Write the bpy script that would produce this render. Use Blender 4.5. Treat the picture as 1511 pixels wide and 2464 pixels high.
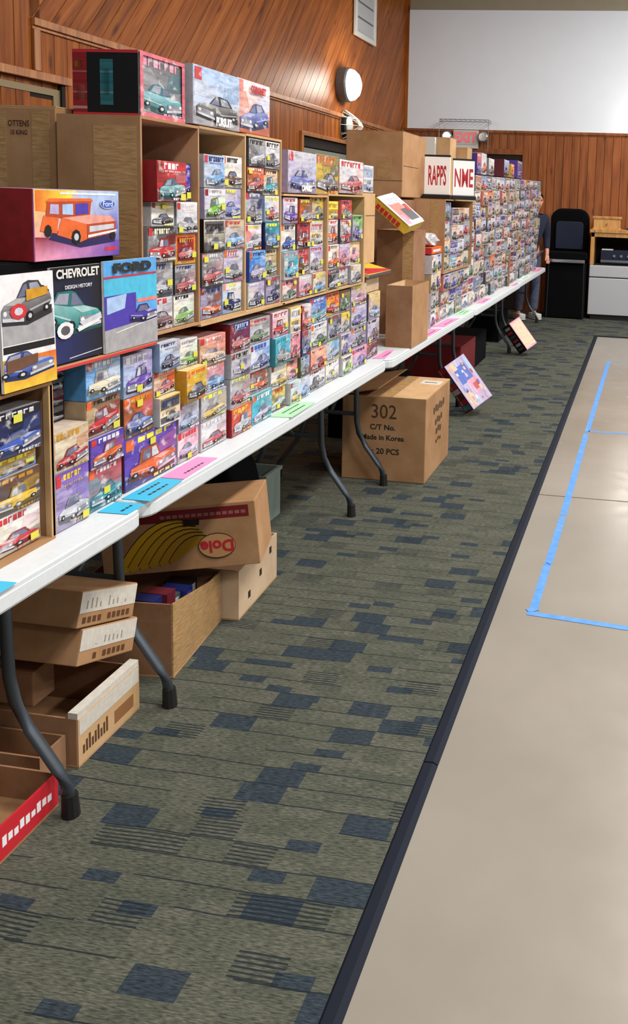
import bpy, bmesh, math, random
from mathutils import Vector, Matrix
random.seed(11)
for o in list(bpy.data.objects): bpy.data.objects.remove(o)
scene = bpy.context.scene
C = scene.collection

# ------------------------------------------------------------------ camera
FPX, CX, CY = 2200.0, 1208.1, 771.1
cam_d = bpy.data.cameras.new('camera'); cam = bpy.data.objects.new('camera', cam_d); C.objects.link(cam)
cam_d.sensor_fit = 'HORIZONTAL'; cam_d.sensor_width = 36.0
cam_d.lens = FPX / 1511 * 36.0
cam_d.shift_x = (755.5 - CX) / 1511
cam_d.shift_y = -(1232.0 - CY) / 1511
cam_d.clip_start = 0.05; cam_d.clip_end = 100
def cam_axes(yaw, pitch, roll):
    f = Vector((math.sin(yaw)*math.cos(pitch), math.cos(yaw)*math.cos(pitch), -math.sin(pitch)))
    r = Vector((math.cos(yaw), -math.sin(yaw), 0)); d = f.cross(r)
    c, s = math.cos(roll), math.sin(roll)
    return r*c + d*s, -(d*c - r*s), -f
rx, ux, bx_ = cam_axes(-0.1494, 0.1269, -0.0372)
M = Matrix((rx, ux, bx_)).transposed().to_4x4(); M.translation = (0, 0, 1.6)
cam.matrix_world = M
scene.camera = cam

# ------------------------------------------------------------------ light
world = bpy.data.worlds.new('room_air'); scene.world = world; world.use_nodes = True
world.node_tree.nodes['Background'].inputs[0].default_value = (1.0, 0.985, 0.96, 1)
world.node_tree.nodes['Background'].inputs[1].default_value = 0.14
scene.view_settings.view_transform = 'Standard'; scene.view_settings.look = 'None'
scene.view_settings.gamma = 1; scene.view_settings.use_curve_mapping = False
scene.view_settings.exposure = -0.1
CEIL = 5.2
PANELS = [(1.3, y) for y in (-1.1, 2.0, 5.0, 8.0, 11.0)] + [(5.6, y) for y in (-1.1, 2.0, 5.0, 8.0, 11.0)]
for (lx, ly) in PANELS:
    L = bpy.data.lights.new('ceiling_panel_light', 'AREA'); L.shape = 'RECTANGLE'; L.size = 0.55; L.size_y = 1.15
    L.energy = 160; L.color = (1.0, 0.965, 0.92)
    o = bpy.data.objects.new('ceiling_panel_light', L); C.objects.link(o); o.location = (lx, ly, CEIL - 0.10)

# ------------------------------------------------------------------ colours
def lin(h):
    h = h.lstrip('#'); v = [int(h[i:i+2], 16)/255 for i in (0, 2, 4)]
    return tuple((c/12.92 if c <= .04045 else ((c+.055)/1.055)**2.4) for c in v) + (1.0,)
PAL = {k: lin(v) for k, v in dict(white='e9e7ea', cream='e2dcc4', grey='a3a2a6', silver='c6c8d2', dgrey='55545a', black='121214',
    red='c8323a', dred='8c1f22', maroon='6a2430', orange='e0662c', yellow='e6c13c', lemon='f2ee3c', gold='c99328', tan='c9b08c', brown='6d4a36', salmon='e5857a',
    green='4c7a48', lgreen='7fc13f', teal='3fa0ac', cyan='4cb9dc', lblue='a6c3ea', sky='5aa6e6', blue='3c5fc0', navy='1f2a66', lilac='b9aed4', purple='6a4ab4', violet='4a3aa8', pink='ea9cb4', olive='7a7a4c', peach='efc8a8', aqua='2f9d9d').items()}
WORD = dict(white='white', cream='cream', grey='grey', silver='silver', dgrey='charcoal', black='black', red='red', dred='dark red', maroon='maroon', orange='orange', yellow='yellow', lemon='lemon yellow', gold='gold', tan='tan', brown='brown', salmon='salmon', green='green', lgreen='lime green', teal='teal', cyan='cyan', lblue='pale blue', sky='sky blue', blue='blue', navy='navy', lilac='lilac', purple='purple', violet='violet', pink='pink', olive='olive', peach='peach', aqua='turquoise')
def mix(a, b, t): return tuple(a[i]*(1-t)+b[i]*t for i in range(3)) + (1.0,)
def col(c): return PAL[c] if isinstance(c, str) else c

# ------------------------------------------------------------------ materials
def newmat(name, base=(.5,.5,.5,1), rough=.5, metal=0.0, spec=.5):
    m = bpy.data.materials.new(name); m.use_nodes = True
    b = m.node_tree.nodes['Principled BSDF']
    b.inputs['Base Color'].default_value = base; b.inputs['Roughness'].default_value = rough
    b.inputs['Metallic'].default_value = metal; b.inputs['Specular IOR Level'].default_value = spec
    return m, m.node_tree.nodes, m.node_tree.links, b
def nd(N, typ, **kw):
    n = N.new(typ)
    for k, v in kw.items(): setattr(n, k, v)
    return n
def ramp(N, stops):
    r = N.new('ShaderNodeValToRGB'); e = r.color_ramp.elements
    e[0].position, e[0].color = stops[0]; e[1].position, e[1].color = stops[1]
    for p, c in stops[2:]:
        x = e.new(p); x.color = c
    return r
def math_n(N, L, op, a, b=None, c=None):
    n = N.new('ShaderNodeMath'); n.operation = op
    for i, v in enumerate((a, b, c)):
        if v is None: continue
        if isinstance(v, (int, float)): n.inputs[i].default_value = v
        else: L.new(v, n.inputs[i])
    return n.outputs[0]
MAT = {}
def simple(name, hexc, rough=.5, metal=0.0, spec=.5, noise=.0, scale=30):
    m, N, L, b = newmat(name, lin(hexc), rough, metal, spec)
    if noise:
        tc = nd(N, 'ShaderNodeTexCoord'); nz = nd(N, 'ShaderNodeTexNoise'); nz.inputs['Scale'].default_value = scale; nz.inputs['Detail'].default_value = 4
        L.new(tc.outputs['Object'], nz.inputs['Vector'])
        c = lin(hexc); r = ramp(N, [(.3, mix(c, (0,0,0,1), noise)), (.7, mix(c, (1,1,1,1), noise*.5))])
        L.new(nz.outputs['Fac'], r.inputs['Fac']); L.new(r.outputs['Color'], b.inputs['Base Color'])
    MAT[name] = m; return m
# printed paper / board: colour attribute carries the flat print
m, N, L, b = newmat('print', rough=.38, spec=.45)
a = nd(N, 'ShaderNodeVertexColor'); a.layer_name = 'Col'
tc = nd(N, 'ShaderNodeTexCoord'); nz = nd(N, 'ShaderNodeTexNoise'); nz.inputs['Scale'].default_value = 38; nz.inputs['Detail'].default_value = 5
L.new(tc.outputs['Object'], nz.inputs['Vector'])
r = ramp(N, [(.25, (.66,.66,.70,1)), (.75, (1.12,1.1,1.08,1))]); L.new(nz.outputs['Fac'], r.inputs['Fac'])
mx = nd(N, 'ShaderNodeMix', data_type='RGBA', blend_type='MULTIPLY'); mx.inputs[0].default_value = .8
L.new(a.outputs['Color'], mx.inputs[6]); L.new(r.outputs['Color'], mx.inputs[7]); L.new(mx.outputs[2], b.inputs['Base Color'])
MAT['print'] = m
m, N, L, b = newmat('art', rough=.34, spec=.45)
a = nd(N, 'ShaderNodeVertexColor'); a.layer_name = 'Col'
tc = nd(N, 'ShaderNodeTexCoord'); oi = nd(N, 'ShaderNodeObjectInfo')
cb = nd(N, 'ShaderNodeCombineXYZ'); L.new(math_n(N, L, 'MULTIPLY', oi.outputs['Random'], 91.0), cb.inputs[1]); L.new(math_n(N, L, 'MULTIPLY', oi.outputs['Random'], 53.0), cb.inputs[2])
va = nd(N, 'ShaderNodeVectorMath', operation='ADD'); L.new(tc.outputs['Object'], va.inputs[0]); L.new(cb.outputs[0], va.inputs[1])
mp = nd(N, 'ShaderNodeMapping'); mp.inputs['Scale'].default_value = (0, 13, 62); L.new(va.outputs[0], mp.inputs['Vector'])
n1 = nd(N, 'ShaderNodeTexNoise'); n1.inputs['Scale'].default_value = 1.0; n1.inputs['Detail'].default_value = 4; n1.inputs['Roughness'].default_value = .6; L.new(mp.outputs[0], n1.inputs['Vector'])
mp2 = nd(N, 'ShaderNodeMapping'); mp2.inputs['Scale'].default_value = (0, 26, 40); L.new(va.outputs[0], mp2.inputs['Vector'])
n2 = nd(N, 'ShaderNodeTexNoise'); n2.inputs['Scale'].default_value = 1.0; n2.inputs['Detail'].default_value = 3; L.new(mp2.outputs[0], n2.inputs['Vector'])
r = ramp(N, [(.34, (.50,.48,.52,1)), (.56, (1.0,1.0,1.0,1))]); L.new(n1.outputs['Fac'], r.inputs['Fac'])
mx = nd(N, 'ShaderNodeMix', data_type='RGBA', blend_type='MULTIPLY'); mx.inputs[0].default_value = .85
L.new(a.outputs['Color'], mx.inputs[6]); L.new(r.outputs['Color'], mx.inputs[7])
r2 = ramp(N, [(.56, (0,0,0,1)), (.70, (.62,.62,.62,1))]); L.new(n2.outputs['Fac'], r2.inputs['Fac'])
m2 = nd(N, 'ShaderNodeMix', data_type='RGBA'); L.new(r2.outputs['Color'], m2.inputs[0]); L.new(mx.outputs[2], m2.inputs[6]); m2.inputs[7].default_value = (.72,.70,.73,1)
L.new(m2.outputs[2], b.inputs['Base Color']); MAT['art'] = m
m, N, L, b = newmat('paint', rough=.5)
a = nd(N, 'ShaderNodeVertexColor'); a.layer_name = 'Col'; L.new(a.outputs['Color'], b.inputs['Base Color']); MAT['paint'] = m
def cardboard(name, hexc, rough=.8):
    m, N, L, b = newmat(name, lin(hexc), rough, spec=.25)
    tc = nd(N, 'ShaderNodeTexCoord'); oi = nd(N, 'ShaderNodeObjectInfo')
    nz = nd(N, 'ShaderNodeTexNoise'); nz.inputs['Scale'].default_value = 6; nz.inputs['Detail'].default_value = 8; nz.inputs['Roughness'].default_value = .65
    L.new(tc.outputs['Object'], nz.inputs['Vector'])
    c = lin(hexc); r = ramp(N, [(.25, mix(c, (0.08,.04,.02,1), .28)), (.75, mix(c, (1,.9,.75,1), .10))])
    L.new(nz.outputs['Fac'], r.inputs['Fac'])
    hs = nd(N, 'ShaderNodeHueSaturation'); L.new(r.outputs['Color'], hs.inputs['Color'])
    v = math_n(N, L, 'MULTIPLY_ADD', oi.outputs['Random'], .22, .89); L.new(v, hs.inputs['Value'])
    L.new(hs.outputs['Color'], b.inputs['Base Color'])
    wv = nd(N, 'ShaderNodeTexWave'); wv.inputs['Scale'].default_value = 60; wv.inputs['Distortion'].default_value = .3
    L.new(tc.outputs['Object'], wv.inputs['Vector'])
    bp = nd(N, 'ShaderNodeBump'); bp.inputs['Strength'].default_value = .06; bp.inputs['Distance'].default_value = .002
    L.new(wv.outputs['Fac'], bp.inputs['Height']); L.new(bp.outputs['Normal'], b.inputs['Normal'])
    MAT[name] = m
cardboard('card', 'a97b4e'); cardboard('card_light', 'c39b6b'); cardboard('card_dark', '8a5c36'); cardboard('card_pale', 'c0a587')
def tape_mat():
    m, N, L, b = newmat('packing_tape', lin('a5845a'), .22, spec=.6)
    tc = nd(N, 'ShaderNodeTexCoord'); mp = nd(N, 'ShaderNodeMapping'); mp.inputs['Scale'].default_value = (9, 9, 40)
    nz = nd(N, 'ShaderNodeTexNoise'); nz.inputs['Scale'].default_value = 3; nz.inputs['Detail'].default_value = 3
    L.new(tc.outputs['Object'], mp.inputs['Vector']); L.new(mp.outputs[0], nz.inputs['Vector'])
    bp = nd(N, 'ShaderNodeBump'); bp.inputs['Strength'].default_value = .35; bp.inputs['Distance'].default_value = .006
    L.new(nz.outputs['Fac'], bp.inputs['Height']); L.new(bp.outputs['Normal'], b.inputs['Normal'])
    r = ramp(N, [(.3, lin('a37e50')), (.75, lin('b9966a'))]); L.new(nz.outputs['Fac'], r.inputs['Fac']); L.new(r.outputs['Color'], b.inputs['Base Color'])
    MAT['packing_tape'] = m
tape_mat()
def wood(name, dark, mid, light, rough=.34, var=.5, spec=.5):
    m, N, L, b = newmat(name, lin(mid), rough, spec=spec)
    tc = nd(N, 'ShaderNodeTexCoord'); oi = nd(N, 'ShaderNodeObjectInfo')
    cb = nd(N, 'ShaderNodeCombineXYZ'); r1 = math_n(N, L, 'MULTIPLY', oi.outputs['Random'], 57.0)
    L.new(r1, cb.inputs[0]); L.new(r1, cb.inputs[2])
    va = nd(N, 'ShaderNodeVectorMath', operation='ADD'); L.new(tc.outputs['Object'], va.inputs[0]); L.new(cb.outputs[0], va.inputs[1])
    mp = nd(N, 'ShaderNodeMapping'); mp.inputs['Scale'].default_value = (9, 9, .7); L.new(va.outputs[0], mp.inputs['Vector'])
    nz = nd(N, 'ShaderNodeTexNoise'); nz.inputs['Scale'].default_value = 2.2; nz.inputs['Detail'].default_value = 7; nz.inputs['Distortion'].default_value = .7
    L.new(mp.outputs[0], nz.inputs['Vector'])
    r = ramp(N, [(.25, lin(dark)), (.5, lin(mid)), (.78, lin(light))]); L.new(nz.outputs['Fac'], r.inputs['Fac'])
    mp2 = nd(N, 'ShaderNodeMapping'); mp2.inputs['Scale'].default_value = (7, 7, 2.4); L.new(va.outputs[0], mp2.inputs['Vector'])
    vo = nd(N, 'ShaderNodeTexVoronoi'); vo.inputs['Scale'].default_value = 1.0; L.new(mp2.outputs[0], vo.inputs['Vector'])
    k = ramp(N, [(.06, (.30,.22,.18,1)), (.2, (1,1,1,1))]); L.new(vo.outputs['Distance'], k.inputs['Fac'])
    mx = nd(N, 'ShaderNodeMix', data_type='RGBA', blend_type='MULTIPLY'); mx.inputs[0].default_value = .8
    L.new(r.outputs['Color'], mx.inputs[6]); L.new(k.outputs['Color'], mx.inputs[7])
    hs = nd(N, 'ShaderNodeHueSaturation'); L.new(mx.outputs[2], hs.inputs['Color'])
    v = math_n(N, L, 'MULTIPLY_ADD', oi.outputs['Random'], var, 1-var*.55); L.new(v, hs.inputs['Value'])
    L.new(hs.outputs['Color'], b.inputs['Base Color'])
    bp = nd(N, 'ShaderNodeBump'); bp.inputs['Strength'].default_value = .15; bp.inputs['Distance'].default_value = .003
    L.new(nz.outputs['Fac'], bp.inputs['Height']); L.new(bp.outputs['Normal'], b.inputs['Normal'])
    MAT[name] = m
wood('cedar', '663516', '96521f', 'ae6a2a', rough=.42, var=.34, spec=.16); wood('cedar_far', '6a3c1e', '8c4f29', 'a26638', rough=.45, var=.34, spec=.3); wood('trim_wood', '7a4a28', 'a86c3e', 'bf8450', var=.2); wood('pine', '9a6a34', 'bd8a4c', 'd2a466', rough=.5, var=.2)
simple('table_plastic', 'd2d8dc', .42, noise=.05, scale=60); simple('leg_metal', '4d545c', .38, .6); simple('rubber', '0b0b0c', .7)
simple('white_paint', 'e6eef8', .75, noise=.02, scale=4); simple('beige_paint', '9a927f', .8, noise=.03, scale=5)
simple('black_plastic', '0c0c0e', .45); simple('black_cloth', '07080b', .95, spec=.1); simple('navy_cloth', '141c33', .9); simple('denim', '1a2a52', .95, noise=.25, scale=80)
simple('skin_tone', 'c98b73', .6); simple('white_metal', 'd3d3cf', .5); simple('grey_metal', '6d7478', .45, .3); simple('wire', '8e908d', .35, .8)
simple('recess', '1a0f08', .9); simple('shutter', '8a8d84', .5, .2); simple('bronze', '8a7a5a', .45, .3)
simple('tape_blue', '3f86d8', .7, noise=.12, scale=25); simple('edge_rubber', '141a26', .7, spec=.15); simple('hair', '241a14', .9)
simple('glass_dark', '0a0d14', .1); simple('chrome', 'b9bdc4', .15, .9); simple('white_enamel', 'b4b6bb', .35); simple('grey_bin', '7d8c86', .5)
simple('bag_plastic', 'b9b7be', .25); simple('shoe_white', 'c8c8c4', .6); simple('dark_red', '6b1018', .5); simple('ink', '1b1714', .7); simple('ink_red', 'b3202c', .6); simple('ink_faint', '3d2617', .8)
def emis(name, c, s):
    m, N, L, b = newmat(name, c, .3); b.inputs['Emission Color'].default_value = c; b.inputs['Emission Strength'].default_value = s; MAT[name] = m
emis('lamp_glow', (1, .96, .88, 1), 22.0); emis('panel_glow', (1, .95, .86, 1), 4.0); emis('exit_glow', (.75, .07, .08, 1), .25)
def carpet_mat():
    m, N, L, b = newmat('carpet', rough=.95, spec=.15)
    tc = nd(N, 'ShaderNodeTexCoord'); sp = nd(N, 'ShaderNodeSeparateXYZ'); L.new(tc.outputs['Object'], sp.inputs[0])
    nw = nd(N, 'ShaderNodeTexNoise'); nw.inputs['Scale'].default_value = 2.5; L.new(tc.outputs['Object'], nw.inputs['Vector'])
    wob = math_n(N, L, 'MULTIPLY_ADD', nw.outputs['Fac'], .03, -.015)
    X = sp.outputs[0]; Y = math_n(N, L, 'ADD', sp.outputs[1], wob)
    def cells(sx, sy, seed):
        ry = math_n(N, L, 'FLOOR', math_n(N, L, 'DIVIDE', Y, sy))
        wn = nd(N, 'ShaderNodeTexWhiteNoise', noise_dimensions='1D'); L.new(math_n(N, L, 'ADD', ry, seed), wn.inputs['W'])
        cx = math_n(N, L, 'FLOOR', math_n(N, L, 'ADD', math_n(N, L, 'DIVIDE', X, sx), math_n(N, L, 'MULTIPLY', wn.outputs['Value'], 7.0)))
        cb = nd(N, 'ShaderNodeCombineXYZ'); L.new(cx, cb.inputs[0]); L.new(ry, cb.inputs[1]); cb.inputs[2].default_value = seed
        w2 = nd(N, 'ShaderNodeTexWhiteNoise', noise_dimensions='3D'); L.new(cb.outputs[0], w2.inputs['Vector'])
        return w2.outputs['Value']
    big = cells(.125, .076, 3.3); small = cells(.085, .038, 8.1); strp = cells(.115, .076, 21.7)
    blk = math_n(N, L, 'MAXIMUM', math_n(N, L, 'LESS_THAN', big, .11), math_n(N, L, 'LESS_THAN', small, .06))
    st_on = math_n(N, L, 'LESS_THAN', strp, .13)
    st = math_n(N, L, 'LESS_THAN', math_n(N, L, 'FRACT', math_n(N, L, 'DIVIDE', Y, .0127)), .42)
    stripe = math_n(N, L, 'MULTIPLY', st_on, st)
    ln = math_n(N, L, 'LESS_THAN', math_n(N, L, 'FRACT', math_n(N, L, 'DIVIDE', Y, .076)), .055)
    gap = cells(.26, .076, 40.2)
    line = math_n(N, L, 'MULTIPLY', ln, math_n(N, L, 'LESS_THAN', gap, .72))
    nz = nd(N, 'ShaderNodeTexNoise'); nz.inputs['Scale'].default_value = 160; nz.inputs['Detail'].default_value = 3
    mp = nd(N, 'ShaderNodeMapping'); mp.inputs['Scale'].default_value = (.32, 1.7, 1); L.new(tc.outputs['Object'], mp.inputs['Vector']); L.new(mp.outputs[0], nz.inputs['Vector'])
    base = ramp(N, [(.3, lin('30332f')), (.7, lin('626459'))]); L.new(nz.outputs['Fac'], base.inputs['Fac'])
    navy = ramp(N, [(.3, lin('121c26')), (.7, lin('303e4b'))]); L.new(nz.outputs['Fac'], navy.inputs['Fac'])
    tint = ramp(N, [(0, (.80,.83,.78,1)), (1, (1.1,1.07,1.04,1))]); L.new(cells(.105, .038, 13.3), tint.inputs['Fac'])
    t2 = nd(N, 'ShaderNodeMix', data_type='RGBA', blend_type='MULTIPLY'); t2.inputs[0].default_value = 1
    L.new(base.outputs['Color'], t2.inputs[6]); L.new(tint.outputs['Color'], t2.inputs[7])
    m1 = nd(N, 'ShaderNodeMix', data_type='RGBA'); L.new(math_n(N, L, 'MULTIPLY', blk, .85), m1.inputs[0]); L.new(t2.outputs[2], m1.inputs[6]); L.new(navy.outputs['Color'], m1.inputs[7])
    m2 = nd(N, 'ShaderNodeMix', data_type='RGBA'); L.new(math_n(N, L, 'MAXIMUM', math_n(N, L, 'MULTIPLY', stripe, .8), math_n(N, L, 'MULTIPLY', line, .85)), m2.inputs[0])
    L.new(m1.outputs[2], m2.inputs[6]); m2.inputs[7].default_value = lin('171f26')
    L.new(m2.outputs[2], b.inputs['Base Color'])
    bp = nd(N, 'ShaderNodeBump'); bp.inputs['Strength'].default_value = .4; bp.inputs['Distance'].default_value = .004
    L.new(nz.outputs['Fac'], bp.inputs['Height']); L.new(bp.outputs['Normal'], b.inputs['Normal'])
    MAT['carpet'] = m
carpet_mat()
def slab_mat():
    m, N, L, b = newmat('slab', lin('b5a797'), .26, spec=.5)
    tc = nd(N, 'ShaderNodeTexCoord'); nz = nd(N, 'ShaderNodeTexNoise'); nz.inputs['Scale'].default_value = 1.3; nz.inputs['Detail'].default_value = 6
    L.new(tc.outputs['Object'], nz.inputs['Vector'])
    r = ramp(N, [(.3, lin('857e73')), (.7, lin('928b81'))]); L.new(nz.outputs['Fac'], r.inputs['Fac']); L.new(r.outputs['Color'], b.inputs['Base Color'])
    n2 = nd(N, 'ShaderNodeTexNoise'); n2.inputs['Scale'].default_value = 9; L.new(tc.outputs['Object'], n2.inputs['Vector'])
    rr = math_n(N, L, 'MULTIPLY_ADD', n2.outputs['Fac'], .14, .17); L.new(rr, b.inputs['Roughness'])
    bp = nd(N, 'ShaderNodeBump'); bp.inputs['Strength'].default_value = .05; bp.inputs['Distance'].default_value = .01
    L.new(n2.outputs['Fac'], bp.inputs['Height']); L.new(bp.outputs['Normal'], b.inputs['Normal'])
    MAT['slab'] = m
slab_mat()

# ------------------------------------------------------------------ mesh helpers
class MB:
    def __init__(s): s.v = []; s.f = []; s.c = []
    def face(s, pts, c=(1,1,1,1)):
        i = len(s.v); s.v += [tuple(p) for p in pts]; s.f.append(tuple(range(i, i+len(pts)))); s.c.append([col(c)]*len(pts) if not isinstance(c, list) else [col(k) for k in c]); return s
    def box(s, x0, x1, y0, y1, z0, z1, c=(1,1,1,1), sides=None):
        i = len(s.v)
        s.v += [(x0,y0,z0),(x1,y0,z0),(x1,y1,z0),(x0,y1,z0),(x0,y0,z1),(x1,y0,z1),(x1,y1,z1),(x0,y1,z1)]
        q = [(0,3,2,1),(4,5,6,7),(0,1,5,4),(1,2,6,5),(2,3,7,6),(3,0,4,7)]     # bottom top -y +x +y -x
        for k, f in enumerate(q):
            s.f.append(tuple(i+j for j in f)); s.c.append([col(sides[k] if sides else c)]*4)
        return s
    def tube(s, path, r, n=10, c=(1,1,1,1), close=True):
        path = [Vector(p) for p in path]; rings = []
        for k, p in enumerate(path):
            t = (path[min(k+1, len(path)-1)] - path[max(k-1, 0)]).normalized()
            a = t.cross(Vector((0, 0, 1)) if abs(t.z) < .9 else Vector((0, 1, 0))).normalized(); b = t.cross(a)
            rr = r[k] if isinstance(r, (list, tuple)) else r
            i = len(s.v); s.v += [tuple(p + a*rr*math.cos(2*math.pi*j/n) + b*rr*math.sin(2*math.pi*j/n)) for j in range(n)]; rings.append(i)
        for a, b in zip(rings, rings[1:]):
            for j in range(n):
                s.f.append((a+j, a+(j+1) % n, b+(j+1) % n, b+j)); s.c.append([col(c)]*4)
        if close:
            s.f.append(tuple(rings[0]+j for j in reversed(range(n)))); s.c.append([col(c)]*n)
            s.f.append(tuple(rings[-1]+j for j in range(n))); s.c.append([col(c)]*n)
        return s
    def lathe(s, prof, axis='x', n=20, c=(1,1,1,1)):
        rings = []
        for (h, r) in prof:
            i = len(s.v)
            for j in range(n):
                a = 2*math.pi*j/n
                p = (h, r*math.cos(a), r*math.sin(a)) if axis == 'x' else ((r*math.cos(a), h, r*math.sin(a)) if axis == 'y' else (r*math.cos(a), r*math.sin(a), h))
                s.v.append(p)
            rings.append(i)
        for a, b in zip(rings, rings[1:]):
            for j in range(n): s.f.append((a+j, a+(j+1) % n, b+(j+1) % n, b+j)); s.c.append([col(c)]*4)
        s.f.append(tuple(rings[0]+j for j in reversed(range(n)))); s.c.append([col(c)]*n)
        s.f.append(tuple(rings[-1]+j for j in range(n))); s.c.append([col(c)]*n)
        return s
    def mesh(s, name):
        me = bpy.data.meshes.new(name); me.from_pydata(s.v, [], s.f)
        at = me.color_attributes.new('Col', 'FLOAT_COLOR', 'CORNER')
        flat = [x for fc in s.c for c in fc for x in c]; at.data.foreach_set('color', flat)
        return me
    def build(s, name, mat, parent=None, loc=None, rot=None, bevel=0, smooth=False):
        me = s.mesh(name); me.materials.append(MAT[mat])
        o = bpy.data.objects.new(name, me); C.objects.link(o)
        if parent: o.parent = parent
        if loc: o.location = loc
        if rot: o.rotation_euler = rot
        if bevel:
            b = o.modifiers.new('bevel', 'BEVEL'); b.width = bevel; b.segments = 2; b.limit_method = 'ANGLE'
        if smooth:
            for p in me.polygons: p.use_smooth = True
        return o
def empty(name, loc, rot=(0,0,0)):
    o = bpy.data.objects.new(name, None); C.objects.link(o); o.location = loc; o.rotation_euler = rot; o.empty_display_size = .05; return o
def tag(o, label, cat, group=None):
    o['label'] = label; o['category'] = cat
    if group: o['group'] = group
    return o
def struct(o): o['kind'] = 'structure'; return o
def text(name, body, size, mat, parent, mat_local, align='CENTER', sx=1.0, bold=0.0):
    cu = bpy.data.curves.new(name, 'FONT'); cu.body = body; cu.size = size; cu.align_x = align; cu.align_y = 'CENTER'; cu.extrude = .0003; cu.offset = bold; cu.resolution_u = 3
    t = bpy.data.objects.new(name, cu); C.objects.link(t)
    dg = bpy.context.evaluated_depsgraph_get(); me = bpy.data.meshes.new_from_object(t.evaluated_get(dg))
    bpy.data.objects.remove(t); bpy.data.curves.remove(cu)
    me.transform(Matrix.Diagonal((sx, 1, 1, 1))); me.transform(mat_local); me.materials.clear(); me.materials.append(MAT[mat]); me.name = name
    o = bpy.data.objects.new(name, me); C.objects.link(o); o.parent = parent; return o
def face_px(loc): return Matrix(((0,0,1,loc[0]),(1,0,0,loc[1]),(0,1,0,loc[2]),(0,0,0,1)))          # text facing +x
def face_my(loc): return Matrix(((1,0,0,loc[0]),(0,0,-1,loc[1]),(0,1,0,loc[2]),(0,0,0,1)))         # text facing -y
def face_pz(loc): return Matrix(((0,-1,0,loc[0]),(1,0,0,loc[1]),(0,0,1,loc[2]),(0,0,0,1)))         # text lying, reading along +y

# ================================================================== THE ROOM
WX, WY = -3.68, 13.75
fl = struct(MB().box(-6, 9, -3, 15, -.12, -.045).build('floor', 'recess'))
# carpet and smooth slabs are pieces of the floor
cp = MB().box(-6, -.53, -3, 15, -.045, 0).box(-.53, 9, 11.42, 15, -.045, 0).build('carpet', 'carpet', fl)
for k, (a, b) in enumerate([(-3, 4.926), (4.938, 11.37)]):
    MB().box(-.505, 9, a, b, -.045, -.004).build('floor_slab', 'slab', fl, bevel=.002)
# rubber transition strips along the carpet edge
for a, b in [(-3, 2.385), (2.39, 11.40)]:
    mb = MB(); pr = [(-.542, 0), (-.536, .005), (-.512, .006), (-.497, -.002), (-.497, -.004), (-.542, -.004)]
    n = len(pr)
    mb.v = [(x, a, z) for x, z in pr] + [(x, b, z) for x, z in pr]
    for i in range(n): mb.f.append((i, (i+1) % n, n+(i+1) % n, n+i)); mb.c.append([(1,1,1,1)]*4)
    mb.f += [tuple(reversed(range(n))), tuple(range(n, 2*n))]; mb.c += [[(1,1,1,1)]*n]*2
    mb.build('carpet_edge_strip', 'edge_rubber', fl)
MB().box(-.545, 9, 11.37, 11.43, -.004, .005).build('carpet_edge_strip', 'edge_rubber', fl, bevel=.003)

# left wall: vertical planks below the rail, slanted planks above
wl = struct(MB().box(WX-.18, WX-.014, 3.2, WY+.2, -.02, CEIL).build('wall_left', 'recess'))
PW = .128
def plank_mesh(w, h, name='plank'):
    mb = MB(); b = .003
    mb.v = [(0,-w/2,0),(0,w/2,0),(0,w/2,h),(0,-w/2,h),(.013,-w/2+b,0),(.013,w/2-b,0),(.013,w/2-b,h),(.013,-w/2+b,h)]
    mb.f = [(4,5,6,7),(0,4,7,3),(5,1,2,6),(3,7,6,2),(0,1,5,4)]; mb.c = [[(1,1,1,1)]*4]*5
    me = mb.mesh(name); me.materials.append(MAT['cedar']); return me
low_me = plank_mesh(PW-.001, 2.565); tall_me = plank_mesh(PW-.001, CEIL)
def place(me, name, loc, parent, rot=(0,0,0)):
    o = bpy.data.objects.new(name, me); C.objects.link(o); o.location = loc; o.rotation_euler = rot; o.parent = parent; return o
y = 3.3
HATCH = (9.52, 11.32)
short_me = plank_mesh(PW-.004, 2.565-2.29); sill_me = plank_mesh(PW-.004, 1.05)
while y < WY-.02:
    yc = y + PW/2
    if y < 5.10: 
        place(tall_me, 'plank', (WX-.014+ (.012 if y < 5.06 else 0), yc, 0), wl)
    elif HATCH[0] < yc < HATCH[1]:
        place(short_me, 'plank', (WX-.014, yc, 2.29), wl); place(sill_me, 'plank', (WX-.014, yc, 0), wl)
    else: place(low_me, 'plank', (WX-.014, yc, 0), wl)
    y += PW
def clip(poly, nx, ny, d):
    out = []
    for i in range(len(poly)):
        a, b = poly[i], poly[(i+1) % len(poly)]
        da, db = a[0]*nx+a[1]*ny-d, b[0]*nx+b[1]*ny-d
        if da >= 0: out.append(a)
        if (da >= 0) != (db >= 0):
            t = da/(da-db); out.append((a[0]+(b[0]-a[0])*t, a[1]+(b[1]-a[1])*t))
    return out
ang = math.radians(42); dirv = (math.sin(math.radians(48)), math.cos(math.radians(48)))   # along plank in (y,z)
dy_, dz_ = math.cos(math.radians(47)), math.sin(math.radians(47)); ny_, nz_ = dz_, -dy_
rect = [(5.12, 2.60), (WY-.02, 2.60), (WY-.02, CEIL), (5.12, CEIL)]
dmin = min(p[0]*ny_+p[1]*nz_ for p in rect); dmax = max(p[0]*ny_+p[1]*nz_ for p in rect)
d = dmin
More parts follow.
